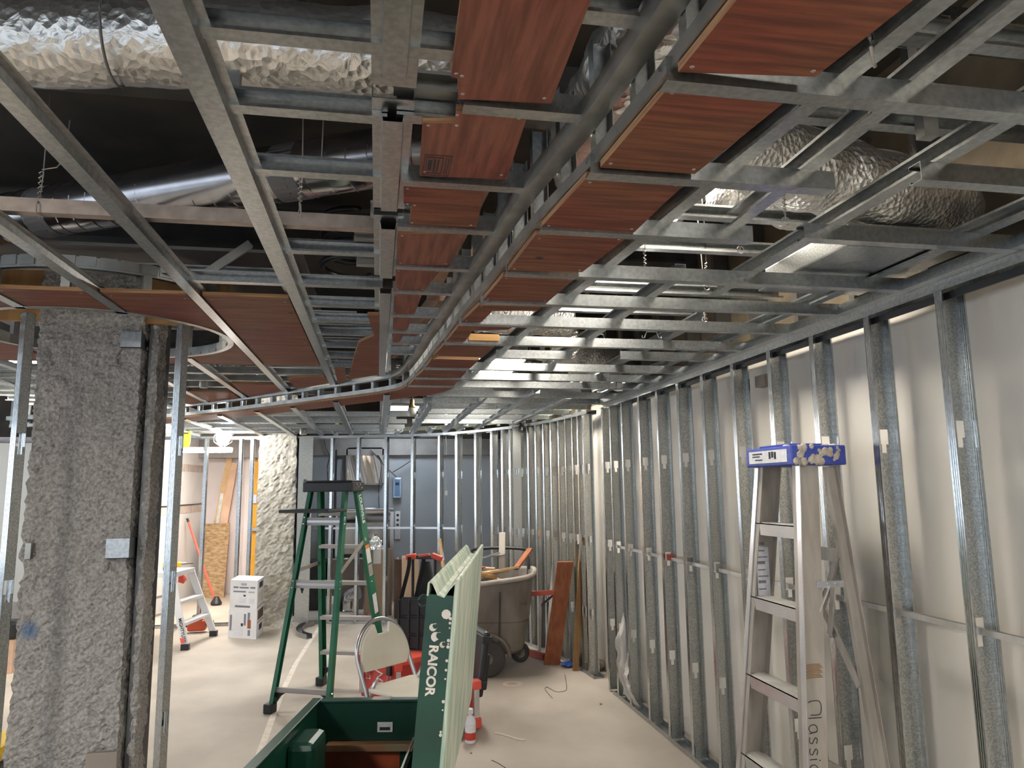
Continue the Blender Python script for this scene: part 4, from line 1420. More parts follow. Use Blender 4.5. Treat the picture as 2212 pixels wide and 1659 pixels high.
# lettering and stickers on the outer face of the right front rail
rd = (tD - Dq).normalized()
fr_ = (Dq - Bq).normalized()
fr_ = (fr_ - rd * fr_.dot(rd)).normalized()
nrm = (-rd).cross(fr_)
text('LOUISVILLE', 0.052, lerp(Dq, tD, 0.955) + nrm * 0.004 - fr_ * 0.02, -rd, fr_, 'white', t, xs=0.9, bold=0.0012)
for f, m_, h_ in ((0.70, 'orange_lbl', 0.03), (0.655, 'label', 0.12), (0.585, 'step_grey', 0.09), (0.42, 'label', 0.16)):
    c = lerp(Dq, tD, f) + nrm * 0.003
    MB().prism([c - fr_ * 0.03 - rd * h_ / 2, c + fr_ * 0.03 - rd * h_ / 2, c + fr_ * 0.03 + rd * h_ / 2, c - fr_ * 0.03 + rd * h_ / 2], nrm * 0.001).build('sticker', m_, t)
bb = MB()
for p0, p1 in ((A, tA), (Bq, tB), (Dq, tD)):
    for f in (0.095, 0.53, 0.56, 0.82, 0.85):
        bb.lathe([(0.0001, 0.0), (0.006, 0.0), (0.004, 0.004)], 8, Matrix.Translation(lerp(p0, p1, f) + V((0, -0.03, 0))) @ Matrix.Rotation(R(90), 4, 'X'))
bb.build('rivets', 'chrome', t)
finish(t)

# ================================================================== ALUMINIUM LADDER AT RIGHT
t = thing('stepladder', (1.6, 2.75, 0), 'dirty aluminium stepladder with blue top cap against the right wall', 'ladder')
XT, XB = 1.60, 1.41
nT, nB = PX(1722, 1000, XT).y, PX(1735, 1880, XB).y
fT, fB = PX(1640, 985, XT).y, PX(1575, 1800, XB).y
TZ = 1.715
near0, near1 = V((XB, nB, 0.0)), V((XT, nT, TZ))
far0, far1 = V((XB, fB, 0.0)), V((XT, fT, TZ))
for nm, p0, p1, sg in (('near_rail', near0, near1, -1), ('far_rail', far0, far1, 1)):
    # web faces along Y, bright flange edge faces the room
    MB().prof(p0, p1, sheet([(0.0, sg * 0.03), (0, 0), (0.085, 0), (0.085, sg * 0.03)], 0.003), up=(0, -1, 0)).build('rail', 'alu_dull', t)
    o = MB().bar(lerp(p0, p1, 0.0) + V((-0.004, -sg * -0.012, 0)), p1 + V((-0.004, -sg * -0.012, 0)), 0.028, 0.004, up=(1, 0, 0)).build('rail_edge', 'alu_edge', t)
for f in (0.135, 0.315, 0.495, 0.675, 0.85):
    a, c = lerp(near0, near1, f), lerp(far0, far1, f)
    bb = MB().prism([a + V((0, 0, 0)), a + V((0.085, 0, 0)), c + V((0.085, 0, 0)), c], (0, 0, 0.004))
    o = bb.build('step', 'alu', t)
    bb = MB().prism([a + V((0, 0, 0.004)), a + V((0, 0, -0.045)), c + V((0, 0, -0.045)), c + V((0, 0, 0.004))], (0.003, 0, 0))
    bb.build('nosing', 'alu_edge', o)
    bb = MB()
    for k in range(5):
        bb.box(0, 0, 0, 0, 0, 0) if False else bb.bar(a + V((0.012 + k * 0.015, 0, 0.005)), c + V((0.012 + k * 0.015, 0, 0.005)), 0.004, 0.003)
    bb.build('grip_ribs', 'alu', o)
rn0, rn1 = V((XB + 0.40, nB + 0.06, 0.0)), V((XT + 0.12, nT + 0.02, TZ - 0.03))
rf0, rf1 = V((XB + 0.40, fB - 0.02, 0.0)), V((XT + 0.12, fT - 0.02, TZ - 0.03))
for p0, p1 in ((rn0, rn1), (rf0, rf1)):
    MB().prof(p0, p1, sheet([(0, 0.022), (0, 0), (0.05, 0), (0.05, 0.022)], 0.003), up=(0, -1, 0)).build('rear_rail', 'alu_dull', t)
for f in (0.30, 0.80):
    MB().bar(lerp(rn0, rn1, f), lerp(rf0, rf1, f), 0.012, 0.05).build('rear_brace', 'alu_dull', t)
MB().bar(lerp(rn0, rn1, 0.52), lerp(rf0, rf1, 0.80), 0.008, 0.03).build('rear_diagonal', 'alu_dull', t)
MB().bar(lerp(rf0, rf1, 0.52), lerp(rn0, rn1, 0.80), 0.008, 0.03).build('rear_diagonal', 'alu_dull', t)
# spreader hinge: pixels of the V of flat bars beside the near rail
sx = XT - 0.02
hinge = PX(1790, 1262, 1.66)
e1, e2 = PX(1741, 1388, 1.56), PX(1792, 1372, 1.74)
MB().bar(hinge + V((0, 0, 0)), e1, 0.006, 0.022, up=(0, 1, 0)).build('spreader', 'alu', t)
MB().bar(hinge + V((0.02, 0, 0)), e2, 0.006, 0.022, up=(0, 1, 0)).build('spreader', 'alu', t)
MB().box(hinge.x - 0.05, hinge.x + 0.06, hinge.y - 0.004, hinge.y + 0.004, hinge.z - 0.012, hinge.z + 0.012).build('hinge_plate', 'alu_edge', t)
bb = MB()
for q in (hinge, hinge + V((0.03, 0, 0)), e1, e2):
    bb.lathe([(0.0001, -0.004), (0.009, -0.004), (0.009, 0.01), (0.0001, 0.011)], 10, Matrix.Translation(q) @ Matrix.Rotation(R(90), 4, 'X'))
bb.build('rivets', 'steel', t)
# blue cap
cy0, cy1 = nT - 0.02, fT + 0.05
bb = MB().box(XT - 0.035, XT + 0.20, cy0, cy1, TZ - 0.022, TZ + 0.055)
bb.box(XT + 0.0, XT + 0.15, cy0 + 0.07, cy1 - 0.05, TZ + 0.055, TZ + 0.066)
cap = bb.build('top_cap', 'blue', t, bevel=0.008)
MB().box(XT - 0.0365, XT - 0.035, cy0 + 0.03, cy1 - 0.03, TZ - 0.008, TZ + 0.042).build('cap_label', 'label', cap)
bb = MB()
for k, (u0, u1, w0, w1) in enumerate(((0.04, 0.12, 0.028, 0.033), (0.04, 0.10, 0.018, 0.022), (0.06, 0.12, 0.004, 0.008), (0.17, 0.185, 0.008, 0.036), (0.19, 0.205, 0.012, 0.036), (0.21, 0.225, 0.006, 0.034))):
    bb.box(XT - 0.0372, XT - 0.0366, cy1 - 0.02 - u1, cy1 - 0.02 - u0, TZ + w0, TZ + w1)
bb.build('printed_marks', 'ink', cap)
# dried compound crusted on the cap end and top
b = MB()
random.seed(21)
for k in range(34):
    u_, w_ = random.uniform(0.0, 0.19), random.uniform(-0.012, 0.05)
    r_ = random.uniform(0.006, 0.02)
    if (u_ - 0.06) ** 2 + (w_ - 0.02) ** 2 > 0.014:
        r_ *= 0.5
    b.lathe([(r_, 0.0), (r_ * 0.7, r_ * 0.25), (0.0005, r_ * 0.32)], 7, Matrix.Translation((XT - 0.02 + u_, cy0 + 0.001, TZ + w_)) @ Matrix.Rotation(R(90), 4, 'X'))
for k in range(16):
    r_ = random.uniform(0.008, 0.022)
    b.lathe([(r_, 0.0), (r_ * 0.7, r_ * 0.3), (0.0005, r_ * 0.4)], 7, Matrix.Translation((XT + random.uniform(0, 0.17), random.uniform(cy0 + 0.02, cy1 - 0.03), TZ + 0.055)))
b.build('dried_compound', 'mud', cap)
# warning sticker on the far rail inner face, worn sticker on the top step
st = lerp(far0, far1, 0.755)
bb = MB().box(st.x + 0.012, st.x + 0.068, st.y - 0.006, st.y - 0.005, st.z - 0.14, st.z + 0.12)
o = bb.build('warning_sticker', 'label', t)
bb = MB()
for k in range(9):
    zz = st.z + 0.10 - k * 0.026
    bb.box(st.x + 0.016, st.x + (0.05 if k % 3 else 0.062), st.y - 0.0068, st.y - 0.006, zz, zz + (0.012 if k % 3 == 1 else 0.005))
bb.build('printed_marks', 'ink_grey', o)
# handwritten name on the near rail, reading downwards
ny = lambda f: lerp(near0, near1, f)


def rail_pt(u_, w_):
    """u_ across the web from the room edge (0..0.085), w_ metres up"""
    f = w_ / TZ
    c = lerp(near0, near1, f)
    return V((c.x + u_, c.y - 0.0035, w_))


strokes = {'C': [(1, .15), (1, .85), (.6, 1), (.2, .95), (.0, .75), (0, .2), (.1, 0)][::1],
           'l': [(0, 0), (0, 1)], 'a': [(.9, .2), (.6, .0), (.2, .05), (.05, .35), (.3, .6), (.8, .6), (.9, .2), (.85, .6), (1, .0)],
           's': [(.9, .55), (.4, .62), (.15, .48), (.5, .32), (.85, .2), (.6, 0), (.05, .05)], 'i': [(.1, 0), (.1, .55)], 'c': [(.9, .5), (.4, .6), (.05, .3), (.3, 0), (.9, .08)]}
bb = MB()
zc = PX(1745, 1535, 1.46).z
pos = 0.0
for ch, wd_ in (('C', 0.055), ('l', 0.02), ('a', 0.04), ('s', 0.036), ('s', 0.036), ('i', 0.016), ('c', 0.04)):
    hh = 0.05
    path = [rail_pt(0.018 + v_ * hh, zc - pos - u_ * (wd_ - 0.01)) for u_, v_ in strokes[ch]]
    bb.tube(smooth_path(path, 3), 0.0016, 5)
    if ch == 'i':
        bb.tube([rail_pt(0.018 + 0.75 * hh, zc - pos - 0.004), rail_pt(0.018 + 0.8 * hh, zc - pos - 0.006)], 0.002, 5)
    pos += wd_
bb.build('handwriting', 'ink', t)
a, c = rail_pt(0.012, 0.745), rail_pt(0.072, 0.79)
bb = MB()
for k in range(9):
    z_ = 0.928 + k * 0.0055
    bb.tube([rail_pt(0.012 + 0.004 * (k % 2), z_), rail_pt(0.045, z_ + 0.003), rail_pt(0.078 - 0.005 * (k % 3), z_ + 0.002)], 0.0016, 4)
bb.build('rust_scribble', 'wood_tan', t)
for p0 in (near0, far0, rn0, rf0):
    MB().box(p0.x - 0.01, p0.x + 0.10 if p0.x < 1.6 else p0.x + 0.06, p0.y - 0.03, p0.y + 0.03, 0, 0.03).build('rubber_foot', 'black', t)
finish(t)

# ================================================================== GREEN JOB-SITE BOX
ga = V((-0.195, -0.981, 0)).normalized()           # towards the camera
gb = V((0.981, -0.195, 0)).normalized()            # to the right
GL, GW, GH = 1.24, 0.60, 0.72
g0 = V((-0.252, 3.382, 0)) + ga * GL               # near left bottom corner
GT = Matrix((gb, -ga, V((0, 0, 1)))).transposed().to_4x4()
GT.translation = g0
t = thing('job_box', g0 + gb * 0.3, 'open dark green steel job box with lid standing upright', 'tool chest')
w_ = 0.018
bb = MB().box(0, w_, 0, GL, 0.1, GH, GT).box(GW - w_, GW, 0, GL, 0.1, GH, GT).box(w_, GW - w_, 0, w_, 0.1, GH, GT).box(w_, GW - w_, GL - w_, GL, 0.1, GH, GT)
body = bb.build('body', 'green', t)
bb = MB().box(-0.012, 0.03, -0.01, GL + 0.01, GH, GH + 0.012, GT).box(0.03, GW, GL - 0.03, GL + 0.012, GH, GH + 0.012, GT).box(0.03, GW, -0.01, 0.03, GH, GH + 0.012, GT)
bb.build('rim', 'green', t, bevel=0.003)
MB().box(w_, GW - w_, w_, GL - w_, 0.1, 0.118, GT).build('floor_plate', 'dark_in', t)
for x, y in ((0.08, 0.1), (GW - 0.08, 0.1), (0.08, GL - 0.1), (GW - 0.08, GL - 0.1)):
    MB().lathe([(0.05, -0.02), (0.055, 0.0), (0.05, 0.02)], 14, GT @ Matrix.Translation((x, y, 0.055)) @ Matrix.Rotation(R(90), 4, 'Y')).build('caster', 'rubber', t)
# inside: orange primer patch, rubbed ledge, handle pocket, divider, latch
MB().box(w_, GW * 0.62, GL - w_ - 0.004, GL - w_, 0.12, 0.525, GT).build('primer_patch', 'orange_in', t)
MB().box(w_, GW * 0.55, GL - w_ - 0.30, GL - w_ - 0.005, 0.30, 0.306, GT).build('primer_tray', 'orange_in', t)
MB().box(w_ + 0.05, GW - 0.05, GL - w_ - 0.05, GL - w_ - 0.002, 0.535, 0.565, GT).build('ledge', 'rust_tan', t, bevel=0.004)
bb = MB().box(w_, 0.12, GL - 0.44, GL - 0.24, 0.46, 0.69, GT)
bb.build('handle_pocket', 'green', t, bevel=0.025)
MB().box(GW - 0.16, GW - 0.154, 0.1, GL - 0.10, 0.12, 0.56, GT).build('divider_plate', 'dark_in', t)
MB().bar(GT @ V((GW - 0.157, 0.1, 0.563)), GT @ V((GW - 0.157, GL - 0.10, 0.60)), 0.008, 0.008).build('divider_edge', 'alu', t)
MB().box(GW - 0.10, GW - 0.03, GL - 0.75, GL - 0.70, 0.46, 0.58, GT).build('lock_case', 'label', t, bevel=0.006)
o = MB().box(GW * 0.46, GW * 0.46 + 0.065, GL - w_ - 0.0055, GL - w_ - 0.0045, 0.60, 0.64, GT).build('serial_plate', 'label', t)
MB().box(GW * 0.46 + 0.01, GW * 0.46 + 0.055, GL - w_ - 0.006, GL - w_ - 0.0055, 0.607, 0.62, GT).build('barcode', 'ink', o)
MB().box(GW * 0.42, GW * 0.55, GL - 0.03, GL + 0.013, GH + 0.0122, GH + 0.0145, GT).build('paint_splash', 'stencil', t)
# lid: leans a little past upright about the right edge
LT = GT @ Matrix.Translation((GW - 0.01, 0, GH + 0.01)) @ Matrix.Rotation(R(5.0), 4, 'Y')
LH, LD = 0.635, 0.085
lid = MB().box(0, 0.004, 0.012, GL - 0.012, 0, LH - 0.03, LT)
lid.box(0.0, LD - 0.012, 0, 0.014, 0, LH - 0.026, LT)
lid.box(0.0, LD - 0.012, GL - 0.014, GL, 0, LH - 0.026, LT)
lido = lid.build('lid', 'green', t)
MB().box(LD - 0.012, LD, -0.004, GL + 0.004, 0.0, LH + 0.018, LT).build('lid_top_sheet', 'green_pale', lido, bevel=0.004)
# front lip of the lid: a shallow trough between two ridges
lp = sheet([(0.0, LH - 0.03), (0.0, LH + 0.004), (0.008, LH + 0.012), (0.018, LH + 0.004), (0.032, LH - 0.022), (0.046, LH - 0.026), (0.058, LH - 0.006), (LD - 0.012, LH + 0.012)], -0.005)
vs = [LT @ V((x, y, z)) for y in (-0.006, GL + 0.006) for x, z in lp]
n_ = len(lp)
MB().add(vs, [(i, (i + 1) % n_, n_ + (i + 1) % n_, n_ + i) for i in range(n_)] + [tuple(range(n_))[::-1], tuple(range(n_, 2 * n_))]).build('lid_lip', 'green_pale', lido)
xd = LT.to_3x3() @ V((0, 0, -1))
yd = LT.to_3x3() @ V((1, 0, 0))
text('RAICOR', 0.034, LT @ V((0.020, -0.0012, LH - 0.157)), xd, yd, 'stencil', lido, xs=1.05, bold=0.0012)


def crescent(cx_, cz, r_, a0_, a1_, off):
    out, inn = [], []
    for i in range(11):
        a = R(a0_ + (a1_ - a0_) * i / 10)
        out.append(LT @ V((cx_ + r_ * math.cos(a), -0.0005, cz + r_ * math.sin(a))))
        inn.append(LT @ V((cx_ + off[0] + r_ * 0.72 * math.cos(a), -0.0005, cz + off[1] + r_ * 0.72 * math.sin(a))))
    return MB().prism(out + inn[::-1], LT.to_3x3() @ V((0, -0.001, 0)))


crescent(0.024, LH - 0.112, 0.010, 60, 330, (0.006, 0.004)).build('peeled_letter', 'stencil', lido)
crescent(0.034, LH - 0.136, 0.013, 70, 260, (0.010, 0.004)).build('peeled_letter', 'stencil', lido)
crescent(0.054, LH - 0.155, 0.008, 60, 300, (0.004, 0.003)).build('peeled_letter', 'mud', lido)
random.seed(5)
bb = MB()
for k in range(16):
    z_ = random.uniform(0.25, LH - 0.08)
    bb.lathe([(0.0001, 0.001), (random.uniform(0.002, 0.005), 0.001), (0.001, 0.0)], 6, LT @ Matrix.Translation((LD - 0.016, -0.0, z_)) @ Matrix.Rotation(R(90), 4, 'X'))
bb.lathe([(0.0001, 0.001), (0.013, 0.001), (0.012, 0.0)], 9, LT @ Matrix.Translation((LD - 0.028, 0, LH - 0.075)) @ Matrix.Rotation(R(90), 4, 'X'))
bb.build('paint_chips', 'stencil', lido)
MB().tube([LT @ V((-0.012 + 0.012 * math.cos(a), 0.03, LH - 0.05 + 0.016 * math.sin(a))) for a in [i * 0.6 for i in range(11)]], 0.003, 6).build('lock_ring', 'green', lido)
MB().bar(LT @ V((0.0, GL - 0.05, 0.14)), GT @ V((GW - 0.14, GL - 0.035, GH - 0.04)), 0.012, 0.05).build('lid_stay', 'green', t)
MB().lathe([(0.0001, -0.02), (0.028, -0.02), (0.028, 0.02), (0.0001, 0.02)], 14, GT @ Matrix.Translation((GW - 0.15, GL - 0.04, GH - 0.05)) @ Matrix.Rotation(R(90), 4, 'X')).build('stay_pivot', 'green', t)
finish(t)

# ================================================================== FOLDING CHAIR
fc = V((0.66, -0.75, 0)).normalized()              # way the chair faces
fs = V((0.75, 0.66, 0)).normalized()               # its left-right (far side +)
c0 = V((0.10, 4.70, 0))
CT = Matrix((fs, fc, V((0, 0, 1)))).transposed().to_4x4()
CT.translation = c0
t = thing('folding_chair', c0, 'white plastic folding chair with grey steel legs behind the job box', 'chair')


def cp(x, y, z):
    return CT @ V((x, y, z))


# frame: rear tube loop running up round the backrest, leaning back
def loop_pt(a, w0=0.205):
    return a


hoop = []
for i in range(25):
    a = math.pi * i / 24
    hoop.append(cp(-0.205 * math.cos(a), -0.075 - 0.05 * math.sin(a), 0.60 + 0.215 * math.sin(a)))
legs_f = [cp(-0.205, 0.20, 0.0), cp(-0.205, 0.0, 0.45)]
legs_r = [cp(0.205, 0.0, 0.45), cp(0.205, 0.20, 0.0)]
MB().tube(legs_f + hoop + legs_r, 0.0125, 10).build('back_frame', 'steel', t, smooth=True)
for sx_ in (-0.185, 0.185):
    MB().tube([cp(sx_, -0.16, 0.0), cp(sx_, -0.02, 0.36), cp(sx_, 0.08, 0.52)], 0.0115, 8).build('leg', 'steel', t, smooth=True)
MB().tube([cp(-0.185, -0.11, 0.13), cp(0.185, -0.11, 0.13)], 0.009, 8).build('cross_bar', 'steel', t)
MB().tube([cp(-0.205, 0.13, 0.16), cp(0.205, 0.13, 0.16)], 0.009, 8).build('cross_bar', 'steel', t)


def back_fn(y_off):
    pts = []
    # outline of the back shell: straight foot, arched top with a hand notch
    pts += [(-0.17, 0.535), (0.17, 0.535)]
    for i in range(0, 13):
        a = math.pi * i / 24 * 1.0
        x, z = 0.195 * math.cos(a), 0.60 + 0.205 * math.sin(a)
        if abs(x) > 0.062:
            pts.append((x, z))
    pts += [(0.060, 0.795), (0.045, 0.735), (-0.045, 0.735), (-0.060, 0.795)]
    for i in range(12, 25):
        a = math.pi * i / 24
        x, z = 0.195 * math.cos(a), 0.60 + 0.205 * math.sin(a)
        if abs(x) > 0.062:
            pts.append((x, z))
    return pts


o = MB().prism([cp(x, -0.062 - 0.24 * max(0, z - 0.60) + 0.0, z) for x, z in back_fn(0)], fc * 0.022).build('backrest', 'white_pl', t, bevel=0.006)
seat = [(-0.20, 0.0), (-0.205, 0.28), (-0.17, 0.37), (0.17, 0.37), (0.205, 0.28), (0.20, 0.0), (0.16, -0.03), (-0.16, -0.03)]
MB().prism([cp(x, y + 0.02, 0.435) for x, y in seat], (0, 0, 0.028)).build('seat', 'white_pl', t, bevel=0.010)
finish(t)

# ================================================================== RED ROLLING TOOL BOX
bl, bn, br_ = V((-0.10, 6.05, 0)), V((0.175, 5.72, 0)), V((0.54, 6.02, 0))
e1_, e2_ = (bl - bn), (br_ - bn)
bf = bl + e2_
t = thing('rolling_tool_box', (bn + bf) / 2, 'red plastic rolling tool box with open black lid behind the chair', 'tool box')
HT = 0.335


def shell(base, m, name, parent, z0, z1, wall):
    c = sum(base, V((0, 0, 0))) / 4
    b = MB()
    for i in range(4):
        p0, p1 = base[i], base[(i + 1) % 4]
        q0, q1 = p0 + (c - p0) * wall, p1 + (c - p1) * wall
        b.prism([p0 + V((0, 0, z0)), p1 + V((0, 0, z0)), q1 + V((0, 0, z0)), q0 + V((0, 0, z0))], (0, 0, z1 - z0))
    b.prism([p + (c - p) * wall * 0.5 + V((0, 0, z0)) for p in base], (0, 0, 0.02))
    return b.build(name, m, parent)


shell([bn, br_, bf, bl], 'red_pl', 'tub', t, 0.03, HT, 0.10)
shell([p + (p - (bn + bf) / 2) * 0.03 for p in (bn, br_, bf, bl)], 'red_bright', 'tub_rim', t, HT - 0.03, HT - 0.005, 0.12)
for p in (bn, br_, bl):
    MB().box(p.x - 0.028, p.x + 0.028, p.y - 0.028, p.y + 0.028, HT - 0.06, HT + 0.01).build('corner_block', 'red_bright', t, bevel=0.006)
    MB().box(p.x - 0.017, p.x + 0.017, p.y - 0.03, p.y - 0.01, 0.06, HT - 0.06).build('corner_strip', 'alu', t)
ed = (bl - bn).normalized()
nn = V((-ed.y, ed.x, 0))
nn = nn if nn.y < 0 else -nn
for f in (0.22, 0.78):
    c = bn + e1_ * f + nn * 0.012 + V((0, 0, 0.25))
    T = Matrix.Translation(c) @ Matrix.Rotation(math.atan2(ed.y, ed.x), 4, 'Z')
    MB().box(-0.024, 0.024, -0.012, 0.012, -0.02, 0.05, T).build('latch', 'black', t, bevel=0.006)
    MB().tube([c + ed * 0.02 + V((0, 0, -0.02)), c + ed * 0.022 + V((0, 0, -0.075)), c - ed * 0.022 + V((0, 0, -0.075)), c - ed * 0.02 + V((0, 0, -0.02))], 0.004, 6).build('latch_bail', 'chrome', t)
c = bn + e1_ * 0.5 + nn * 0.004 + V((0, 0, 0.2))
bb = MB()
for q0_, q1_ in (((-0.045, 0.05), (0.04, 0.03)), ((0.04, 0.03), (-0.02, -0.005)), ((-0.02, -0.005), (0.045, -0.02)), ((0.05, -0.03), (-0.05, -0.055))):
    bb.bar(c - ed * q0_[0] + V((0, 0, q0_[1])), c - ed * q1_[0] + V((0, 0, q1_[1])), 0.006, 0.012, up=nn)
bb.build('white_emblem', 'white', t)
# open lid, ribbed underside towards the viewer
l0, l1 = PY(858, 1410, 6.22), PY(944, 1420, 6.12)
ld = V((l1.x - l0.x, l1.y - l0.y, 0)).normalized()
ln = V((ld.y, -ld.x, 0))
LW = 0.35
o0 = V((l0.x, l0.y, HT - 0.02))
lidm = MB()


def lq(u_, v_, w_=0.0):
    return o0 + ld * u_ + V((0, 0, v_)) + ln * (w_ - 0.12 * 0 - v_ * 0.06)


lidm.prism([lq(0, 0), lq(LW, 0), lq(LW, 0.38), lq(LW - 0.03, 0.42), lq(0.03, 0.42), lq(0, 0.38)], -ln * 0.03)
lo = lidm.build('lid', 'black', t, bevel=0.006)
for u_ in (0.0, 0.085, 0.165, 0.25, LW - 0.014):
    MB().prism([lq(u_, 0.01), lq(u_ + 0.014, 0.01), lq(u_ + 0.014, 0.405), lq(u_, 0.405)], ln * 0.022).build('lid_rib', 'black', lo)
for v_ in (0.01, 0.11, 0.13, 0.25, 0.27, 0.395):
    MB().prism([lq(0, v_), lq(LW, v_), lq(LW, v_ + 0.009), lq(0, v_ + 0.009)], ln * 0.018).build('lid_rib', 'navy', lo)
# telescoping handle with red grips
h0, h1 = PY(892, 1212, 6.35), PY(940, 1218, 6.30)
for h_ in (h0, h1):
    MB().tube([V((h_.x, h_.y, 0.1)), V((h_.x, h_.y, 1.04))], 0.013, 8).build('handle_post', 'black', t)
hd = (h1 - h0).normalized()
MB().bar(V((h0.x, h0.y, 1.045)) - hd * 0.01, V((h1.x, h1.y, 1.045)) + hd * 0.01, 0.035, 0.03).build('handle_bar', 'black', t)
for h_, s_ in ((h0, -1), (h1, 1)):
    MB().bar(V((h_.x, h_.y, 1.06)) - hd * s_ * 0.03, V((h_.x, h_.y, 1.035)) + hd * s_ * 0.06, 0.05, 0.045).build('handle_grip', 'red_bright', t, bevel=0.01)
MB().bar(V((h0.x, h0.y, 1.062)) + hd * 0.05, V((h1.x, h1.y, 1.062)) - hd * 0.05, 0.04, 0.018).build('handle_grip', 'red_bright', t)
for p in (bf - e1_ * 0.1, br_ + e1_ * 0.1):
    MB().lathe([(0.075, -0.025), (0.085, -0.012), (0.085, 0.012), (0.075, 0.025)], 18, Matrix.Translation((p.x, p.y, 0.086)) @ Matrix.Rotation(R(90), 4, 'Y') @ Matrix.Rotation(R(50), 4, 'X')).build('wheel', 'rubber', t)
finish(t)
# backpack hanging from that handle
bp0 = PY(925, 1300, 6.50)
t = thing('backpack', (bp0.x, bp0.y, 0.45), 'black fabric backpack hanging from the tool box handle', 'bag')


def bag(u, v):
    a = 2 * math.pi * u
    r_ = (0.17 - 0.10 * v ** 2) * (1 + 0.12 * noise.noise(V((math.cos(a) * 2, math.sin(a) * 2, v * 4))))
    return V((bp0.x - 0.02 + r_ * math.cos(a) * 0.6, bp0.y + 0.08 + r_ * math.sin(a) * 0.6, 0.40 + 0.58 * v))


MB().grid(bag, 24, 14, loop=True).build('bag_body', 'black_soft', t, smooth=True)
for dx, s_ in ((-0.09, 1), (0.03, 1)):
    MB().sweep(smooth_path([V((h0.x + dx + 0.06, h0.y - 0.03, 1.05)), V((h0.x + dx + 0.05, h0.y - 0.05, 0.95)), V((h0.x + dx, h0.y - 0.06, 0.75)), V((h0.x + dx - 0.02, h0.y - 0.04, 0.62))], 4), [(-0.016, -0.004), (0.016, -0.004), (0.016, 0.004), (-0.016, 0.004)], up=(0, 1, 0)).build('shoulder_strap', 'black_soft', t)
finish(t)

# second tool box, mostly behind the job box lid
q = PZ(1040, 1578, 0)
t = thing('rolling_tool_box', (0.5, 5.35, 0), 'second red tool box with black lid peeking past the job box', 'tool box')
fr = V((0.70, 5.12, 0))
T = Matrix.Translation(fr) @ Matrix.Rotation(R(14), 4, 'Z')
MB().box(-0.42, -0.03, 0.02, 0.44, 0.05, 0.30, T).build('tub', 'red_pl', t)
for z0_, z1_ in ((0.02, 0.09), (0.27, 0.33)):
    MB().box(-0.05, 0.01, -0.02, 0.05, z0_, z1_, T).build('corner_block', 'red_bright', t, bevel=0.008)
MB().box(-0.042, -0.004, -0.012, 0.02, 0.09, 0.27, T).build('corner_strip', 'alu', t)
k0 = PY(1040, 1368, 5.30)
LT2 = Matrix.Translation((k0.x - 0.05, 5.2, 0.19)) @ Matrix.Rotation(R(10), 4, 'Z') @ Matrix.Rotation(R(8), 4, 'Y')
lo = MB().box(0.0, 0.05, 0.0, 0.42, 0.0, 0.44, LT2).build('lid', 'black', t, bevel=0.02)
for zz in (0.06, 0.36):
    MB().box(-0.012, 0.062, -0.012, 0.43, zz, zz + 0.05, LT2).build('lid_rib', 'black', lo, bevel=0.006)
MB().box(0.052, 0.085, 0.05, 0.36, 0.04, 0.28, LT2).build('lid_tray', 'black', lo, bevel=0.01)
finish(t)
p = PZ(1016, 1604, 0)
t = empty('spray_bottle', p, 'white cleaner bottle with red label standing beside the job box', 'bottle')
MB().lathe([(0.030, 0.0), (0.035, 0.006), (0.035, 0.13), (0.026, 0.155), (0.013, 0.168), (0.013, 0.18)], 18).build('bottle_body', 'white', t, smooth=True)
MB().lathe([(0.0355, 0.022), (0.0358, 0.024), (0.0358, 0.065), (0.0355, 0.067)], 18).build('red_label', 'red_pl', t)
MB().lathe([(0.0357, 0.070), (0.036, 0.072), (0.036, 0.115), (0.0357, 0.117)], 18).build('grey_label', 'label', t)
MB().lathe([(0.019, 0.176), (0.02, 0.18), (0.02, 0.205), (0.012, 0.21)], 14).build('cap', 'white', t)

# ================================================================== TILT TRUCK WITH SCRAP
t = thing('tilt_truck', (1.05, 6.9, 0), 'grey plastic tilt truck bin heaped with wood scrap', 'bin')
BR = Matrix.Translation((1.02, 6.85, 0)) @ Matrix.Rotation(R(-14), 4, 'Z')


def bin_ring(hw, hd0, hd1, z, n=40, pw=4.0):
    out = []
    for i in range(n):
        a = 2 * math.pi * i / n
        c, s_ = math.cos(a), math.sin(a)
        x = hw * math.copysign(abs(c) ** (2 / pw), c)
        y = (hd1 if s_ > 0 else hd0) * math.copysign(abs(s_) ** (2 / pw), s_)
        out.append(BR @ V((x, y, z)))
    return out


def loft(rings, cap0=True, cap1=False):
    n = len(rings[0])
    vs = [p for r_ in rings for p in r_]
    fs_ = []
    for i in range(len(rings) - 1):
        for j in range(n):
            j2 = (j + 1) % n
            fs_.append((i * n + j, i * n + j2, (i + 1) * n + j2, (i + 1) * n + j))
    if cap0:
        fs_.append(tuple(range(n))[::-1])
    if cap1:
        fs_.append(tuple(range((len(rings) - 1) * n, len(rings) * n)))
    return MB().add(vs, fs_)


def slant(r_, k=0.10):
    """rim rises towards the wheel-less pouring side (local +x)"""
    inv = BR.inverted()
    out = []
    for p in r_:
        l = inv @ p
        out.append(p + V((0, 0, k * (l.x + 0.4) * 0.12 / 0.1)))
    return out


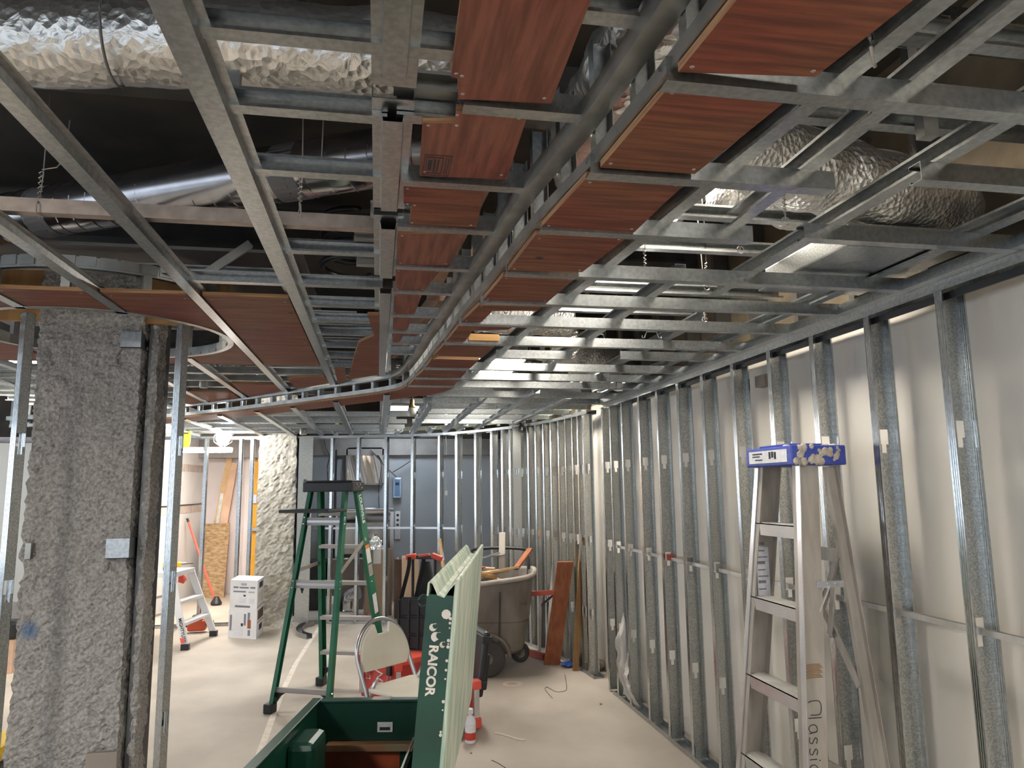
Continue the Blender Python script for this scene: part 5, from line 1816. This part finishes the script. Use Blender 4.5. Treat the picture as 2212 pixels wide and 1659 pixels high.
rings = [bin_ring(0.30, 0.28, 0.30, 0.17), bin_ring(0.33, 0.32, 0.34, 0.20), bin_ring(0.375, 0.37, 0.40, 0.45), bin_ring(0.385, 0.38, 0.41, 0.46), slant(bin_ring(0.425, 0.42, 0.46, 0.74)),
         slant(bin_ring(0.40, 0.395, 0.435, 0.74)), bin_ring(0.35, 0.35, 0.38, 0.45), bin_ring(0.31, 0.30, 0.32, 0.22)]
loft(rings, True, True).build('bin_body', 'bin', t, smooth=False)
rim = slant(bin_ring(0.435, 0.43, 0.47, 0.745))
MB().tube(rim, 0.022, 8, closed=True).build('bin_rim', 'bin_rim', t, smooth=True)
for xx in (-0.15, 0.13):
    a_, c_ = BR @ V((xx, -0.345, 0.22)), BR @ V((xx * 1.15, -0.425, 0.72))
    MB().bar(a_, c_, 0.015, 0.012).build('moulded_groove', 'rubber', t)
for xx, yy in ((0.03, -0.36), (0.03, 0.38), (0.28, 0.2)):
    r_ = 0.155 if xx < 0.2 else 0.09
    o = MB().lathe([(0.05, -0.03), (r_ - 0.015, -0.032), (r_, -0.02), (r_, 0.02), (r_ - 0.015, 0.032), (0.05, 0.03)], 26, BR @ Matrix.Translation((xx, yy, r_)) @ Matrix.Rotation(R(90), 4, 'X')).build('wheel', 'rubber', t)
    MB().lathe([(0.001, -0.036), (0.03, -0.038), (0.04, -0.034), (r_ * 0.55, -0.036), (r_ * 0.6, -0.03), (r_ * 0.6, 0.03)], 20, BR @ Matrix.Translation((xx, yy, r_)) @ Matrix.Rotation(R(-90), 4, 'X') @ Matrix.Rotation(R(180), 4, 'X')).build('hub', 'hub', o)
MB().tube([BR @ V((0.03 + 0.19 * math.cos(a), -0.355, 0.165 + 0.19 * math.sin(a))) for a in [i * math.pi / 12 for i in range(13)]], 0.018, 8).build('wheel_arch', 'bin', t)
MB().tube(smooth_path([BR @ V((-0.2, 0.30, 0.7)), BR @ V((-0.2, 0.36, 0.98)), BR @ V((-0.1, 0.37, 1.03)), BR @ V((0.25, 0.37, 1.03)), BR @ V((0.36, 0.36, 0.98)), BR @ V((0.36, 0.32, 0.7))], 4), 0.016, 8).build('push_handle', 'black', t, smooth=True)
finish(t)
# scrap heaped in the truck
random.seed(11)
bb = MB()


def heap(u, v):
    l = V((-0.37 + 0.74 * u, -0.36 + 0.76 * v, 0))
    k = (1 - (2 * u - 1) ** 4) * (1 - (2 * v - 1) ** 4)
    return BR @ V((l.x, l.y, 0.60 + 0.18 * k + 0.06 * noise.noise(V((l.x * 7, l.y * 7, 3)))))


hp_ = tag(MB().grid(heap, 18, 18).build('rubble_heap', 'rock'), 'grey rubble filling the tilt truck under the wood scrap', 'rubble', kind='stuff')
scr = [('wood', (0.0, -0.15, 0.80), 18, -6, 0.42, 0.06, 0.03, 'long pale wood offcut across the truck'), ('wood_new', (-0.22, -0.22, 0.80), -30, 10, 0.24, 0.09, 0.02, 'fresh-cut square wood offcut at the left of the truck'),
       ('wood_new', (-0.02, -0.26, 0.80), 42, 14, 0.30, 0.05, 0.035, 'fresh-cut narrow wood offcut tilted in the truck'), ('wood_red', (0.34, -0.18, 0.93), 30, -48, 0.24, 0.09, 0.018, 'red plywood offcut sticking out over the truck rim'),
       ('wood_pink', (-0.15, -0.02, 0.84), 5, 4, 0.44, 0.08, 0.02, 'pinkish wood offcut at the back of the truck'), ('wood', (0.18, -0.2, 0.84), -25, -12, 0.28, 0.07, 0.022, 'short pale wood offcut near the truck rim'),
       ('wood_red', (-0.18, -0.12, 0.86), -12, 3, 0.34, 0.07, 0.018, 'reddish wood offcut lying over the scrap'), ('galv', (-0.05, 0.02, 0.92), 14, -16, 0.34, 0.05, 0.012, 'bent strip of galvanised metal on the scrap'),
       ('galv_dull', (0.02, 0.1, 0.93), -14, -8, 0.30, 0.12, 0.006, 'flat grey sheet metal offcut on the scrap'), ('cream_card', (0.13, 0.1, 0.98), 80, -84, 0.34, 0.06, 0.012, 'pale board standing upright in the truck')]
for m_, (x, y, z), rz, ry, l_, w_, h_, lab in scr:
    T = BR @ Matrix.Translation((x, y, z + 0.05)) @ Matrix.Rotation(R(rz), 4, 'Z') @ Matrix.Rotation(R(ry), 4, 'Y')
    o = MB().box(-l_ / 2, l_ / 2, -w_ / 2, w_ / 2, -h_ / 2, h_ / 2).build('wood_offcut' if 'galv' not in m_ else 'metal_offcut', m_, bevel=0.003)
    o.matrix_world = T
    tag(o, lab, 'scrap', 'scrap heaped in the truck')
# crumpled clear plastic and white cap on the left of the truck
p = PY(975, 1245, 6.6)
b = MB()
b.grid(lambda u, v: p + V((0.10 * math.sin(math.pi * v) * math.cos(2 * math.pi * u), 0.08 * math.sin(math.pi * v) * math.sin(2 * math.pi * u), -0.08 * math.cos(math.pi * v))) * (1 + 0.5 * noise.noise(V((math.cos(6.28 * u) * 3, math.sin(6.28 * u) * 3, v * 6)))), 16, 10, loop=True)
tag(b.build('foil_wad', 'foil_far'), 'crumpled silver foil wad by the left of the tilt truck', 'foil')

# ================================================================== LEANING BOARDS, FLOOR BITS BY THE RIGHT WALL
a, c = PZ(1192, 1436, 0), PY(1221, 1214, 6.56)
b = MB()
dv = (c - a)
sd = V((0.985, -0.17, 0))
b.prism([a - sd * 0.075, a + sd * 0.075, c + sd * 0.075, c - sd * 0.07], dv.cross(sd).normalized() * 0.018)
tag(b.build('red_plank', 'wood_red'), 'wide red-stained plank leaning on the stud wall right of the bin', 'plank')
a, c = PZ(1243, 1449, 0), PY(1283, 1158, 6.62)
c = V((1.86, 6.55, 1.16))
tag(MB().bar(a, c, 0.028, 0.05, up=(1, 0, 0)).build('wood_strip', 'wood_tan'), 'narrow tan wood strip leaning beside the red plank', 'wood strip')
p = PZ(1232, 1440, 0)
b = MB()
b.grid(lambda u, v: p + V((0.16 * (u - 0.5) + 0.02 * noise.noise(V((u * 9, v * 9, 1))), 0.12 * (v - 0.5), 0.012 + 0.045 * abs(noise.noise(V((u * 5, v * 5, 7)))) + 0.05 * max(0, 0.3 - u))), 14, 10)
tag(b.build('plastic_scrap', 'blue_sheet'), 'crumpled blue plastic scrap at the foot of the wood strip', 'scrap')
p = PZ(1287, 1448, 0)
b = MB()
b.grid(lambda u, v: p + V((0.09 * math.sin(math.pi * v) * math.cos(2 * math.pi * u), 0.07 * math.sin(math.pi * v) * math.sin(2 * math.pi * u), 0.05 - 0.05 * math.cos(math.pi * v))) + V((1, 1, 0)) * 0.02 * noise.noise(V((u * 5, v * 5, 2))), 14, 8, loop=True)
tag(b.build('concrete_chunk', 'rock'), 'rough concrete chunk on the floor by the stud wall', 'rock')
p = PX(1325, 1485, 1.93)
t = empty('caulk_tube', (1.925, 5.99, 0.035), 'black and yellow foam can standing in the bottom track', 'can')
MB().lathe([(0.033, 0.0), (0.035, 0.004), (0.035, 0.23), (0.030, 0.245), (0.012, 0.25)], 16).build('can_body', 'black', t)
MB().lathe([(0.0352, 0.075), (0.0356, 0.077), (0.0356, 0.165), (0.0352, 0.167)], 16).build('can_label', 'tube_yellow', t)
MB().lathe([(0.028, 0.245), (0.029, 0.247), (0.024, 0.262)], 16).build('can_cap', 'tool_yellow', t)
b = MB()
b.grid(lambda u, v: V((1.865 - 0.05 * math.sin(v * 3.1) + 0.04 * noise.noise(V((u * 4, v * 5, 3))), 5.56 - 0.38 * u * (0.35 + 0.65 * (1 - v)) - 0.05 * v, 0.05 + 0.62 * v * (0.55 + 0.45 * math.sin(math.pi * min(1, u + 0.25))))), 16, 22)
tag(b.build('plastic_sheet', 'sheet'), 'hanging torn translucent plastic sheet on the lower studs', 'plastic sheet')
tag(MB().tube(smooth_path([PZ(x, y, 0.004) for x, y in ((1069, 1583), (1090, 1588), (1115, 1596), (1134, 1599))], 3), 0.006, 6).build('wood_splinter', 'cream_card'), 'thin pale splinter lying on the bare floor', 'stick')
tag(MB().tube(smooth_path([PZ(x, y, 0.004) for x, y in ((1220, 1458), (1224, 1488), (1212, 1494), (1198, 1493), (1182, 1484), (1178, 1490), (1193, 1508))], 3), 0.003, 5).build('wire_scrap', 'wire'), 'bent wire scrap on the floor before the red plank', 'wire')
tag(MB().tube(smooth_path([PZ(x, y, 0.003) for x, y in ((1062, 1642), (1075, 1648), (1088, 1656), (1096, 1662))], 3), 0.002, 5).build('wire_scrap', 'cable'), 'dark wire scrap on the floor at the bottom edge', 'wire')
for px, py, s_, lab in ((1298, 1522, 0.012, 'small dark pebble on the floor near the bottom track'), (1018, 1628, 0.008, 'tiny dark pebble on the floor beside the job box lid')):
    o = MB().lathe([(s_ * 0.6, 0), (s_, s_ * 0.5), (s_ * 0.4, s_)], 8).build('pebble', 'rock')
    o.location = PZ(px, py, 0)
    tag(o, lab, 'pebble')
# red metal frame lying behind the bin
t = thing('metal_trestle', (1.5, 7.3, 0), 'red painted metal trestle standing behind the red plank', 'trestle')
MB().bar(PZ(1110, 1402, 0.03), PZ(1176, 1418, 0.03), 0.05, 0.05).build('base_bar', 'red_paint', t)
MB().bar(PY(1142, 1283, 7.25), PY(1204, 1279, 7.05), 0.03, 0.045).build('top_bar', 'red_paint', t)
MB().bar(PY(1167, 1285, 7.2), PY(1165, 1408, 7.2), 0.03, 0.03, up=(0, 1, 0)).build('upright', 'alu', t)
MB().bar(PY(1196, 1285, 7.1), PY(1167, 1310, 7.2), 0.015, 0.02).build('stay', 'steel', t)
finish(t)
# bundle of boards and studs leaning on the curved partition
for px0, py0, px1, py1, yy, m_, w_, lab in ((1172, 985, 1158, 1290, 7.9, 'wood_pink', 0.05, 'pale torn board leaning inside the curved stud wall'), (1203, 935, 1197, 1180, 7.45, 'plate_brown', 0.10, 'brown paper-faced board leaning between curved wall studs'), (1203, 1190, 1195, 1300, 7.3, 'white_wall', 0.09, 'white board piece standing between curved wall studs'), (1146, 960, 1150, 1330, 8.2, 'alu', 0.03, 'bright spare stud leaning behind the curved stud wall')):
    a, c = PY(px1, py1, yy), PY(px0, py0, yy + 0.05)
    a.z = max(a.z, 0)
    a = a + (a - c).normalized() * (a.z / max(0.01, (c - a).normalized().z))
    tag(MB().bar(a, c, w_, 0.02, up=(0, 1, 0)).build('leaning_board', m_), lab, 'board')

# ================================================================== FAR THINGS
# tall carton with a foil bag
t = thing('carton', (0.06, 9.95, 0), 'tall open cardboard carton right of the green ladder', 'box')
T = Matrix.Translation((0.03, 9.98, 0)) @ Matrix.Rotation(R(12), 4, 'Z')
for x0, x1, y0, y1 in ((-0.16, 0.15, -0.14, -0.13), (-0.16, 0.15, 0.13, 0.14), (-0.16, -0.15, -0.13, 0.13), (0.14, 0.15, -0.13, 0.13)):
    MB().box(x0, x1, y0, y1, 0, 0.84, T).build('side', 'cardboard', t)
MB().box(-0.16, 0.15, -0.14, 0.14, 0, 0.01, T).build('bottom', 'cardboard', t)
MB().box(-0.10, 0.0, -0.143, -0.1405, 0.66, 0.84, T).build('packing_slip', 'white', t)
finish(t)
b = MB()
b.grid(lambda u, v: V((-0.02, 9.95, 0.84)) + V((0.13 * (1 - v * 0.75) * math.cos(6.283 * u), 0.11 * (1 - v * 0.75) * math.sin(6.283 * u), 0.18 * v)) * (1 + 0.25 * noise.noise(V((math.cos(6.283 * u) * 2, math.sin(6.283 * u) * 2, v * 5)))), 18, 10, loop=True)
tag(b.build('foil_bag', 'foil_far'), 'crumpled silver foil bag poking out of the tall carton', 'bag')


def carton(name, px0, py0, px1, py1, yy, depth, m_, lab, rz=0):
    a, c = PY(px0, py1, yy), PY(px1, py0, yy)
    w_ = (c.x - a.x)
    o = empty(name, (a.x, yy, 0), lab, 'box', rot=(0, 0, R(rz)))
    MB().box(0, w_, 0, depth, 0, c.z).build('carton_body', m_, o, bevel=0.004)
    MB().box(w_ * 0.45, w_ * 0.55, -0.001, depth, c.z, c.z + 0.001).build('tape', 'cream_card', o)
    return o


carton('carton', 869, 1204, 905, 1300, 8.6, 0.3, 'cardboard', 'cardboard carton behind the black backpack straps')
carton('carton', 852, 1208, 868, 1300, 9.6, 0.3, 'cardboard_dk', 'dark brown carton standing right of the tall carton')
carton('crate', 668, 1212, 705, 1292, 10.5, 0.35, 'crate_dk', 'black crate behind the left legs of the green ladder')
carton('crate', 706, 1207, 786, 1290, 10.42, 0.2, 'crate_br', 'wide brown crate behind the green ladder steps')
# duct elbows on the floor
t = thing('duct_elbow', PZ(765, 1320, 0), 'shiny sheet metal duct elbows on the floor behind the ladder', 'duct')
e0 = PZ(752, 1322, 0)
MB().lathe([(0.10, 0.0), (0.105, 0.01), (0.10, 0.02), (0.10, 0.14), (0.105, 0.15)], 24, Matrix.Translation(e0 + V((0, 0.1, 0)))).build('lower_collar', 'chrome', t, smooth=False)
MB().sweep(smooth_path([e0 + V((0, 0.1, 0.12)), e0 + V((0.02, 0.08, 0.2)), e0 + V((0.12, 0.02, 0.25))], 3), [(0.095 * math.cos(a), 0.095 * math.sin(a)) for a in [i * math.pi / 12 for i in range(24)]], up=(0, 1, 0)).build('elbow', 'chrome', t)
MB().lathe([(0.09, 0.0), (0.095, 0.02), (0.09, 0.22)], 20, Matrix.Translation(e0 + V((-0.22, 0.05, 0)))).build('straight_collar', 'chrome', t)
finish(t)
# curved track lying on the floor
tr = smooth_path([PZ(x, y, 0.0) for x, y in ((668, 1380), (650, 1374), (646, 1365), (655, 1356), (675, 1350))], 4)
tag(MB().sweep(tr, sheet([(-0.035, 0.05), (-0.035, 0.0), (0.035, 0.0), (0.035, 0.05)], 0.002)).build('loose_track', 'galv'), 'curved length of loose metal track lying on the floor', 'metal track')
# shovel handle
t = thing('shovel', PY(965, 1290, 8.6), 'wooden shovel handle leaning behind the tool box', 'shovel')
MB().tube([PY(966, 1290, 8.4), PY(950, 1165, 8.75)], 0.022, 10).build('handle', 'wood', t, smooth=True)
MB().tube([PY(957, 1212, 8.61), PY(953, 1188, 8.69)], 0.023, 10).build('handle_label', 'label', t)
finish(t)
# hanging pull cord with tag
t = thing('pull_cord', PY(964, 1065, 9.3), 'thin hanging pull cord with a small tag on the far wall', 'cord')
MB().tube([PY(962, 935, 9.3), PY(965, 960, 9.3), PY(963, 1040, 9.3), PY(964, 1060, 9.3)], 0.004, 5).build('cord', 'wire', t)
MB().box(PY(964, 1065, 9.3).x - 0.015, PY(964, 1065, 9.3).x + 0.015, 9.29, 9.3, PY(964, 1070, 9.3).z, PY(964, 1060, 9.3).z).build('tag_card', 'label', t)
finish(t)
# tape reel under the track
p = PY(1127, 926, 7.6)
t = empty('tape_reel', p, 'black round reel hanging under the top track of the curved wall', 'reel')
MB().lathe([(0.032, -0.02), (0.045, -0.02), (0.045, 0.02), (0.032, 0.02), (0.032, -0.02)], 20, Matrix.Rotation(R(90), 4, 'X')).build('rim', 'black', t)
MB().lathe([(0.001, -0.015), (0.032, -0.015), (0.032, 0.015), (0.001, 0.015)], 20, Matrix.Rotation(R(90), 4, 'X')).build('face', 'black', t)
MB().box(-0.009, 0.009, -0.019, -0.015, -0.017, 0.017).build('white_square', 'white', t)
MB().box(-0.03, 0.03, -0.01, 0.01, 0.045, 0.075).build('hanger', 'black', t)

# on the grey back wall
t = thing('stainless_panel', PY(787, 1045, 10.96), 'rippled stainless steel wall panel above the drinking fountain', 'panel')
a, c = PY(750, 1045, 10.98), PY(826, 970, 10.98)
MB().grid(lambda u, v: V((a.x + (c.x - a.x) * u, 10.97 + 0.012 * math.sin(u * 9 + v * 2) - 0.012, a.z + (c.z - a.z) * v)), 30, 12).build('sheet', 'stainless', t, smooth=True)
for x0, x1, z0, z1 in ((a.x, c.x, c.z, c.z + 0.02), (a.x, c.x, a.z - 0.02, a.z), (a.x - 0.02, a.x, a.z, c.z), (c.x, c.x + 0.02, a.z, c.z)):
    MB().box(x0, x1, 10.93, 11.0, z0, z1).build('frame_edge', 'beam_grey', t)
finish(t)
a, c = PY(849, 1076, 10.95), PY(867, 1032, 10.95)
t = thing('intercom', V((a.x, 10.95, a.z)), 'blue-grey wall intercom on the back wall', 'intercom')
MB().box(a.x, c.x, 10.93, 11.0, a.z, c.z).build('case', 'intercom', t, bevel=0.01)
MB().box(a.x + 0.02, c.x - 0.02, 10.925, 10.93, a.z + 0.03, c.z - 0.025).build('face_plate', 'screen_blue', t, bevel=0.004)
MB().box(a.x + 0.035, c.x - 0.035, 10.922, 10.925, c.z - 0.11, c.z - 0.07).build('display', 'ink', t)
finish(t)
a, c = PY(853, 1165, 10.95), PY(865, 1104, 10.95)
t = thing('call_panel', V((a.x, 10.97, a.z)), 'narrow call button panel on the back wall', 'button panel')
MB().box(a.x, c.x, 10.985, 11.0, a.z, c.z).build('plate', 'stainless_lt', t)
for k in range(3):
    MB().lathe([(0.02, 0), (0.018, 0.012)], 12, Matrix.Translation(((a.x + c.x) / 2, 10.985, c.z - 0.06 - 0.07 * k)) @ Matrix.Rotation(R(90), 4, 'X')).build('button', 'black', t)
MB().box(a.x + 0.015, c.x - 0.015, 10.98, 10.985, a.z + 0.02, a.z + 0.14).build('lower_plate', 'steel', t)
finish(t)
a, c = PY(724, 1105, 10.9), PY(850, 1095, 10.9)
t = thing('drinking_fountain', V(((a.x + c.x) / 2, 10.8, 0.75)), 'stainless drinking fountain on the back wall behind the ladder', 'fountain')
MB().box(a.x, c.x, 10.52, 10.955, 1.33, 1.36).build('basin_top', 'stainless_lt', t, bevel=0.01)
MB().grid(lambda u, v: V((a.x + 0.05 + (c.x - a.x - 0.1) * u, 10.6 + 0.12 * v * v, 1.33 - 0.18 * v)), 8, 8).build('basin_front', 'stainless_lt', t, smooth=True)
MB().box(a.x + 0.05, c.x - 0.05, 10.72, 10.955, 0.72, 1.33).build('cabinet', 'stainless', t)
for x in (a.x + 0.02, c.x - 0.05):
    MB().box(x, x + 0.05, 10.7, 10.955, 0.0, 1.3).build('side_panel', 'stainless_lt', t)
finish(t)
for pts, lab in (([(700, 945), (705, 970), (712, 985), (707, 1010), (709, 1045)], 'black cable hanging on the back wall left of the panel'), ([(800, 972), (818, 990), (824, 1010), (818, 1060), (820, 1120)], 'black cable draped down beside the stainless panel'), ([(803, 975), (835, 1010), (856, 1030)], 'thin cable running from the panel to the intercom'), ([(848, 1020), (870, 1007), (895, 990)], 'thin cable running up right from the intercom')):
    tag(MB().tube(smooth_path([PY(x, y, 10.90) for x, y in pts], 4), 0.007, 6).build('wall_cable', 'cable'), lab, 'cable')

# white step ladder, drill, red tool
t = thing('stepladder', (-2.2, 8.6, 0), 'short white aluminium stepladder beside the near stud', 'ladder')
f1, f2, r1, r2 = PZ(400, 1404, 0), PZ(461, 1374, 0), PZ(316, 1378, 0), PZ(390, 1352, 0)
tf1, tf2 = PZ(372, 1226, 0.72), PZ(414, 1218, 0.72)
tr1, tr2 = PZ(330, 1236, 0.72), PZ(372, 1228, 0.72)
tf1 = PY(371, 1235, 8.45)
tf2 = PY(413, 1221, 8.9)
ztop = 0.74
tf1.z = tf2.z = ztop
tr1, tr2 = tf1 + V((-0.25, 0.02, 0)), tf2 + V((-0.25, 0.02, 0))
for p0, p1, m_ in ((f1, tf1, 'alu_edge'), (f2, tf2, 'alu'), (r1, tr1, 'alu'), (r2, tr2, 'alu')):
    o = MB().bar(p0 + V((0, 0, 0.03)), p1, 0.03, 0.07, up=(1, 0, 0)).build('rail', 'white', t)
    MB().box(p0.x - 0.04, p0.x + 0.04, p0.y - 0.03, p0.y + 0.03, 0, 0.06).build('rubber_foot', 'black', o)
for f in (0.33, 0.62):
    MB().bar(lerp(f1, tf1, f), lerp(f2, tf2, f), 0.09, 0.03).build('step', 'white', t)
    MB().bar(lerp(r1, tr1, f), lerp(r2, tr2, f), 0.02, 0.03).build('rear_brace', 'alu', t)
MB().prism([tf1 + V((0.04, -0.03, -0.02)), tf2 + V((0.04, 0.03, -0.02)), tr2 + V((-0.03, 0.03, -0.02)), tr1 + V((-0.03, -0.03, -0.02))], (0, 0, 0.05)).build('top_platform', 'white', t)
rd = (tf1 - f1).normalized()
text('MIGHTYLITE', 0.045, lerp(f1, tf1, 0.42) + V((0.0, -0.04, 0)), -rd, V((1, 0, 0)), 'ink', t, bold=0.001)
c = lerp(f1, tf1, 0.10) + V((0, -0.04, 0))
MB().prism([c + V((-0.02, 0, 0)), c + V((0.02, 0, 0)), c + rd * 0.05 + V((0.02, 0, 0)), c + rd * 0.05 + V((-0.02, 0, 0))], (0, -0.002, 0)).build('red_sticker', 'red_bright', t)
c = lerp(tf1, tf2, 0.35) + V((0.045, -0.02, -0.06))
MB().lathe([(0.001, 0.0), (0.05, 0.0), (0.04, 0.01)], 5, Matrix.Translation(c) @ Matrix.Rotation(R(90), 4, 'X')).build('red_badge', 'red_bright', t)
finish(t)
p = lerp(tf1, tf2, 0.5) + V((-0.1, 0, 0.035))
t = empty('cordless_drill', p, 'yellow and black cordless drill lying on the white stepladder', 'drill', rot=(0, 0, R(20)))
MB().tube([(-0.09, 0, 0.05), (0.02, 0, 0.055), (0.09, 0, 0.055)], 0.028, 10).build('motor_housing', 'tool_yellow', t)
MB().tube([(0.09, 0, 0.055), (0.14, 0, 0.055)], 0.018, 10).build('chuck', 'steel', t)
MB().tube([(0.14, 0, 0.055), (0.21, 0, 0.056)], 0.004, 6).build('drill_bit', 'black', t)
MB().box(-0.09, -0.03, -0.02, 0.02, -0.005, 0.05).build('grip', 'black', t, bevel=0.008)
p = PZ(425, 1366, 0)
t = empty('power_tool', p, 'red and black corded tool on the floor under the white stepladder', 'tool')
MB().box(-0.10, 0.10, -0.06, 0.06, 0.02, 0.14).build('tool_body', 'red_tool', t, bevel=0.02)
MB().box(-0.05, 0.06, -0.05, 0.05, 0.14, 0.20).build('tool_top', 'black', t, bevel=0.015)
MB().tube([(-0.18, 0, 0.09), (0.18, 0, 0.10)], 0.03, 10).build('side_handle', 'black', t)

# two printed white cartons
bx0, bx1, bx2 = PZ(492, 1377, 0), PZ(553, 1381, 0), PZ(568, 1364, 0)
bw, bd = (bx1 - bx0), (bx2 - bx1)
for k, (lab, zz, hh, sc_) in enumerate((('white printed carton on the floor, lower of two', 0.0, 0.31, 1.0), ('white printed carton stacked on the other one', 0.311, 0.315, 0.97))):
    t = thing('printed_carton', bx0 + V((0, 0, zz)), lab, 'box', 'two stacked cartons by the far column')
    o_ = bx0 + (bw + bd) * (1 - sc_) / 2 + V((0, 0, zz))
    w2, d2 = bw * sc_, bd * sc_
    MB().prism([o_, o_ + w2, o_ + w2 + d2, o_ + d2], (0, 0, hh)).build('carton_body', 'white', t)
    fn = w2.normalized().cross(V((0, 0, 1)))
    sn = d2.normalized().cross(V((0, 0, 1)))

    def mark(u0, u1, v0, v1, side, m_, nm='printed_block'):
        b_, n_ = (w2, fn) if side == 0 else (d2, sn)
        s0 = o_ if side == 0 else o_ + w2
        MB().prism([s0 + b_ * u0 + V((0, 0, hh * v0)), s0 + b_ * u1 + V((0, 0, hh * v0)), s0 + b_ * u1 + V((0, 0, hh * v1)), s0 + b_ * u0 + V((0, 0, hh * v1))], n_ * 0.002).build(nm, m_, t)
    if k == 1:
        for u0, u1, v0, v1, m_ in ((.12, .3, .72, .78, 'ink_grey'), (.34, .68, .72, .77, 'ink_grey'), (.74, .92, .72, .78, 'ink_grey'), (.12, .58, .58, .63, 'ink_grey'), (.68, .9, .57, .62, 'steel'), (.4, .6, .82, .9, 'steel'), (.5, .58, .44, .5, 'ink'), (.2, .75, .06, .13, 'ink_grey'), (.35, .6, .2, .4, 'label'), (.7, .9, .2, .38, 'label')):
            mark(u0, u1, v0, v1, 0, m_)
        mark(0.25, 0.75, 0.70, 0.90, 1, 'ink', 'shield_emblem')
        for u0 in (.15, .55):
            mark(u0, u0 + .3, .2, .55, 1, 'cream_card')
        mark(.05, .95, .06, .09, 1, 'ink_grey')
    else:
        for u0, u1, v0, v1, m_ in ((.05, .12, .25, .8, 'ink_grey'), (.55, .62, .45, .85, 'ink_grey'), (.68, .76, .65, .9, 'ink_grey'), (.68, .80, .35, .65, 'wood_red'), (.45, .52, .42, .52, 'ink'), (.1, .5, .08, .4, 'label'), (.7, .78, .1, .3, 'ink_grey')):
            mark(u0, u1, v0, v1, 0, m_)
        mark(.12, .9, .62, .95, 1, 'cardboard_dk', 'torn_opening')
        mark(.35, .75, .22, .42, 1, 'ink', 'printed_picture')
        mark(.1, .95, .52, .55, 1, 'ink_grey')
    finish(t)

# OSB offcut, broom and lumber in the far left corner
a, c = PY(428, 1300, 12.1), PY(494, 1131, 12.25)
tag(MB().prism([V((a.x, 12.1, 0)), V((c.x, 12.1, 0)), V((c.x, 12.35, c.z)), V((a.x, 12.35, c.z))], (0, 0.02, 0)).build('osb_board', 'osb'), 'brown strand board leaning on the far left wall', 'board')
t = thing('broom', PY(468, 1302, 11.6), 'red-handled broom leaning beside the strand board', 'broom')
b0, b1 = PZ(467, 1304, 0.02), PY(407, 1128, 11.7)
MB().tube([b0, b1], 0.016, 8).build('handle', 'red_bright', t)
MB().tube([b1, b1 + (b1 - b0).normalized() * 0.06], 0.018, 8).build('handle_tip', 'black', t)
MB().lathe([(0.07, 0.0), (0.08, 0.03), (0.03, 0.12)], 12, Matrix.Translation((b0.x, b0.y, 0))).build('brush_head', 'black', t)
finish(t)
for (x0, y0, x1, y1), m_, w_, lab in (((462, 1160, 497, 985), 'wood', 0.09, 'pale board leaning behind the strand board, leftmost'), ((478, 1160, 505, 1000), 'wood_pink', 0.12, 'wide pinkish board leaning behind the strand board'), ((470, 1130, 488, 1010), 'galv_dull', 0.05, 'grey metal bar leaning against the pale boards'), ((488, 1150, 492, 1085), 'red_bright', 0.05, 'red bar leaning beside the pinkish board')):
    a, c = PY(x0, y0, 12.42), PY(x1, y1, 12.50)
    k = (c - a)
    a = a - k * (a.z / k.z) if m_ != 'galv_dull' else a - k * (a.z / k.z)
    tag(MB().bar(a, c, w_, 0.025, up=(0, 1, 0)).build('leaning_board', m_), lab, 'board')
# left edge: yellow tool bag and black tool by the near column
p = PY(4, 1600, 4.4)
t = empty('tool_case', (p.x - 0.22, 4.4, 0), 'yellow and black tool case at the far left edge', 'tool case')
MB().box(-0.2, 0.215, 0, 0.3, 0.0, 0.24).build('case_body', 'black', t, bevel=0.02)
MB().box(-0.2, 0.22, -0.005, 0.305, 0.24, 0.32).build('case_lid', 'tool_yellow', t, bevel=0.02)
p = PY(25, 1310, 7.5)
t = empty('carton', (p.x - 0.2, 7.6, 0), 'tan carton with a black tool on top behind the near column', 'box')
MB().box(-0.1, 0.20, 0, 0.3, 0, 0.30).build('carton_body', 'wood_pink', t)
MB().box(-0.1, 0.22, -0.02, 0.2, 0.30, 0.46).build('black_tool', 'black', t, bevel=0.03)
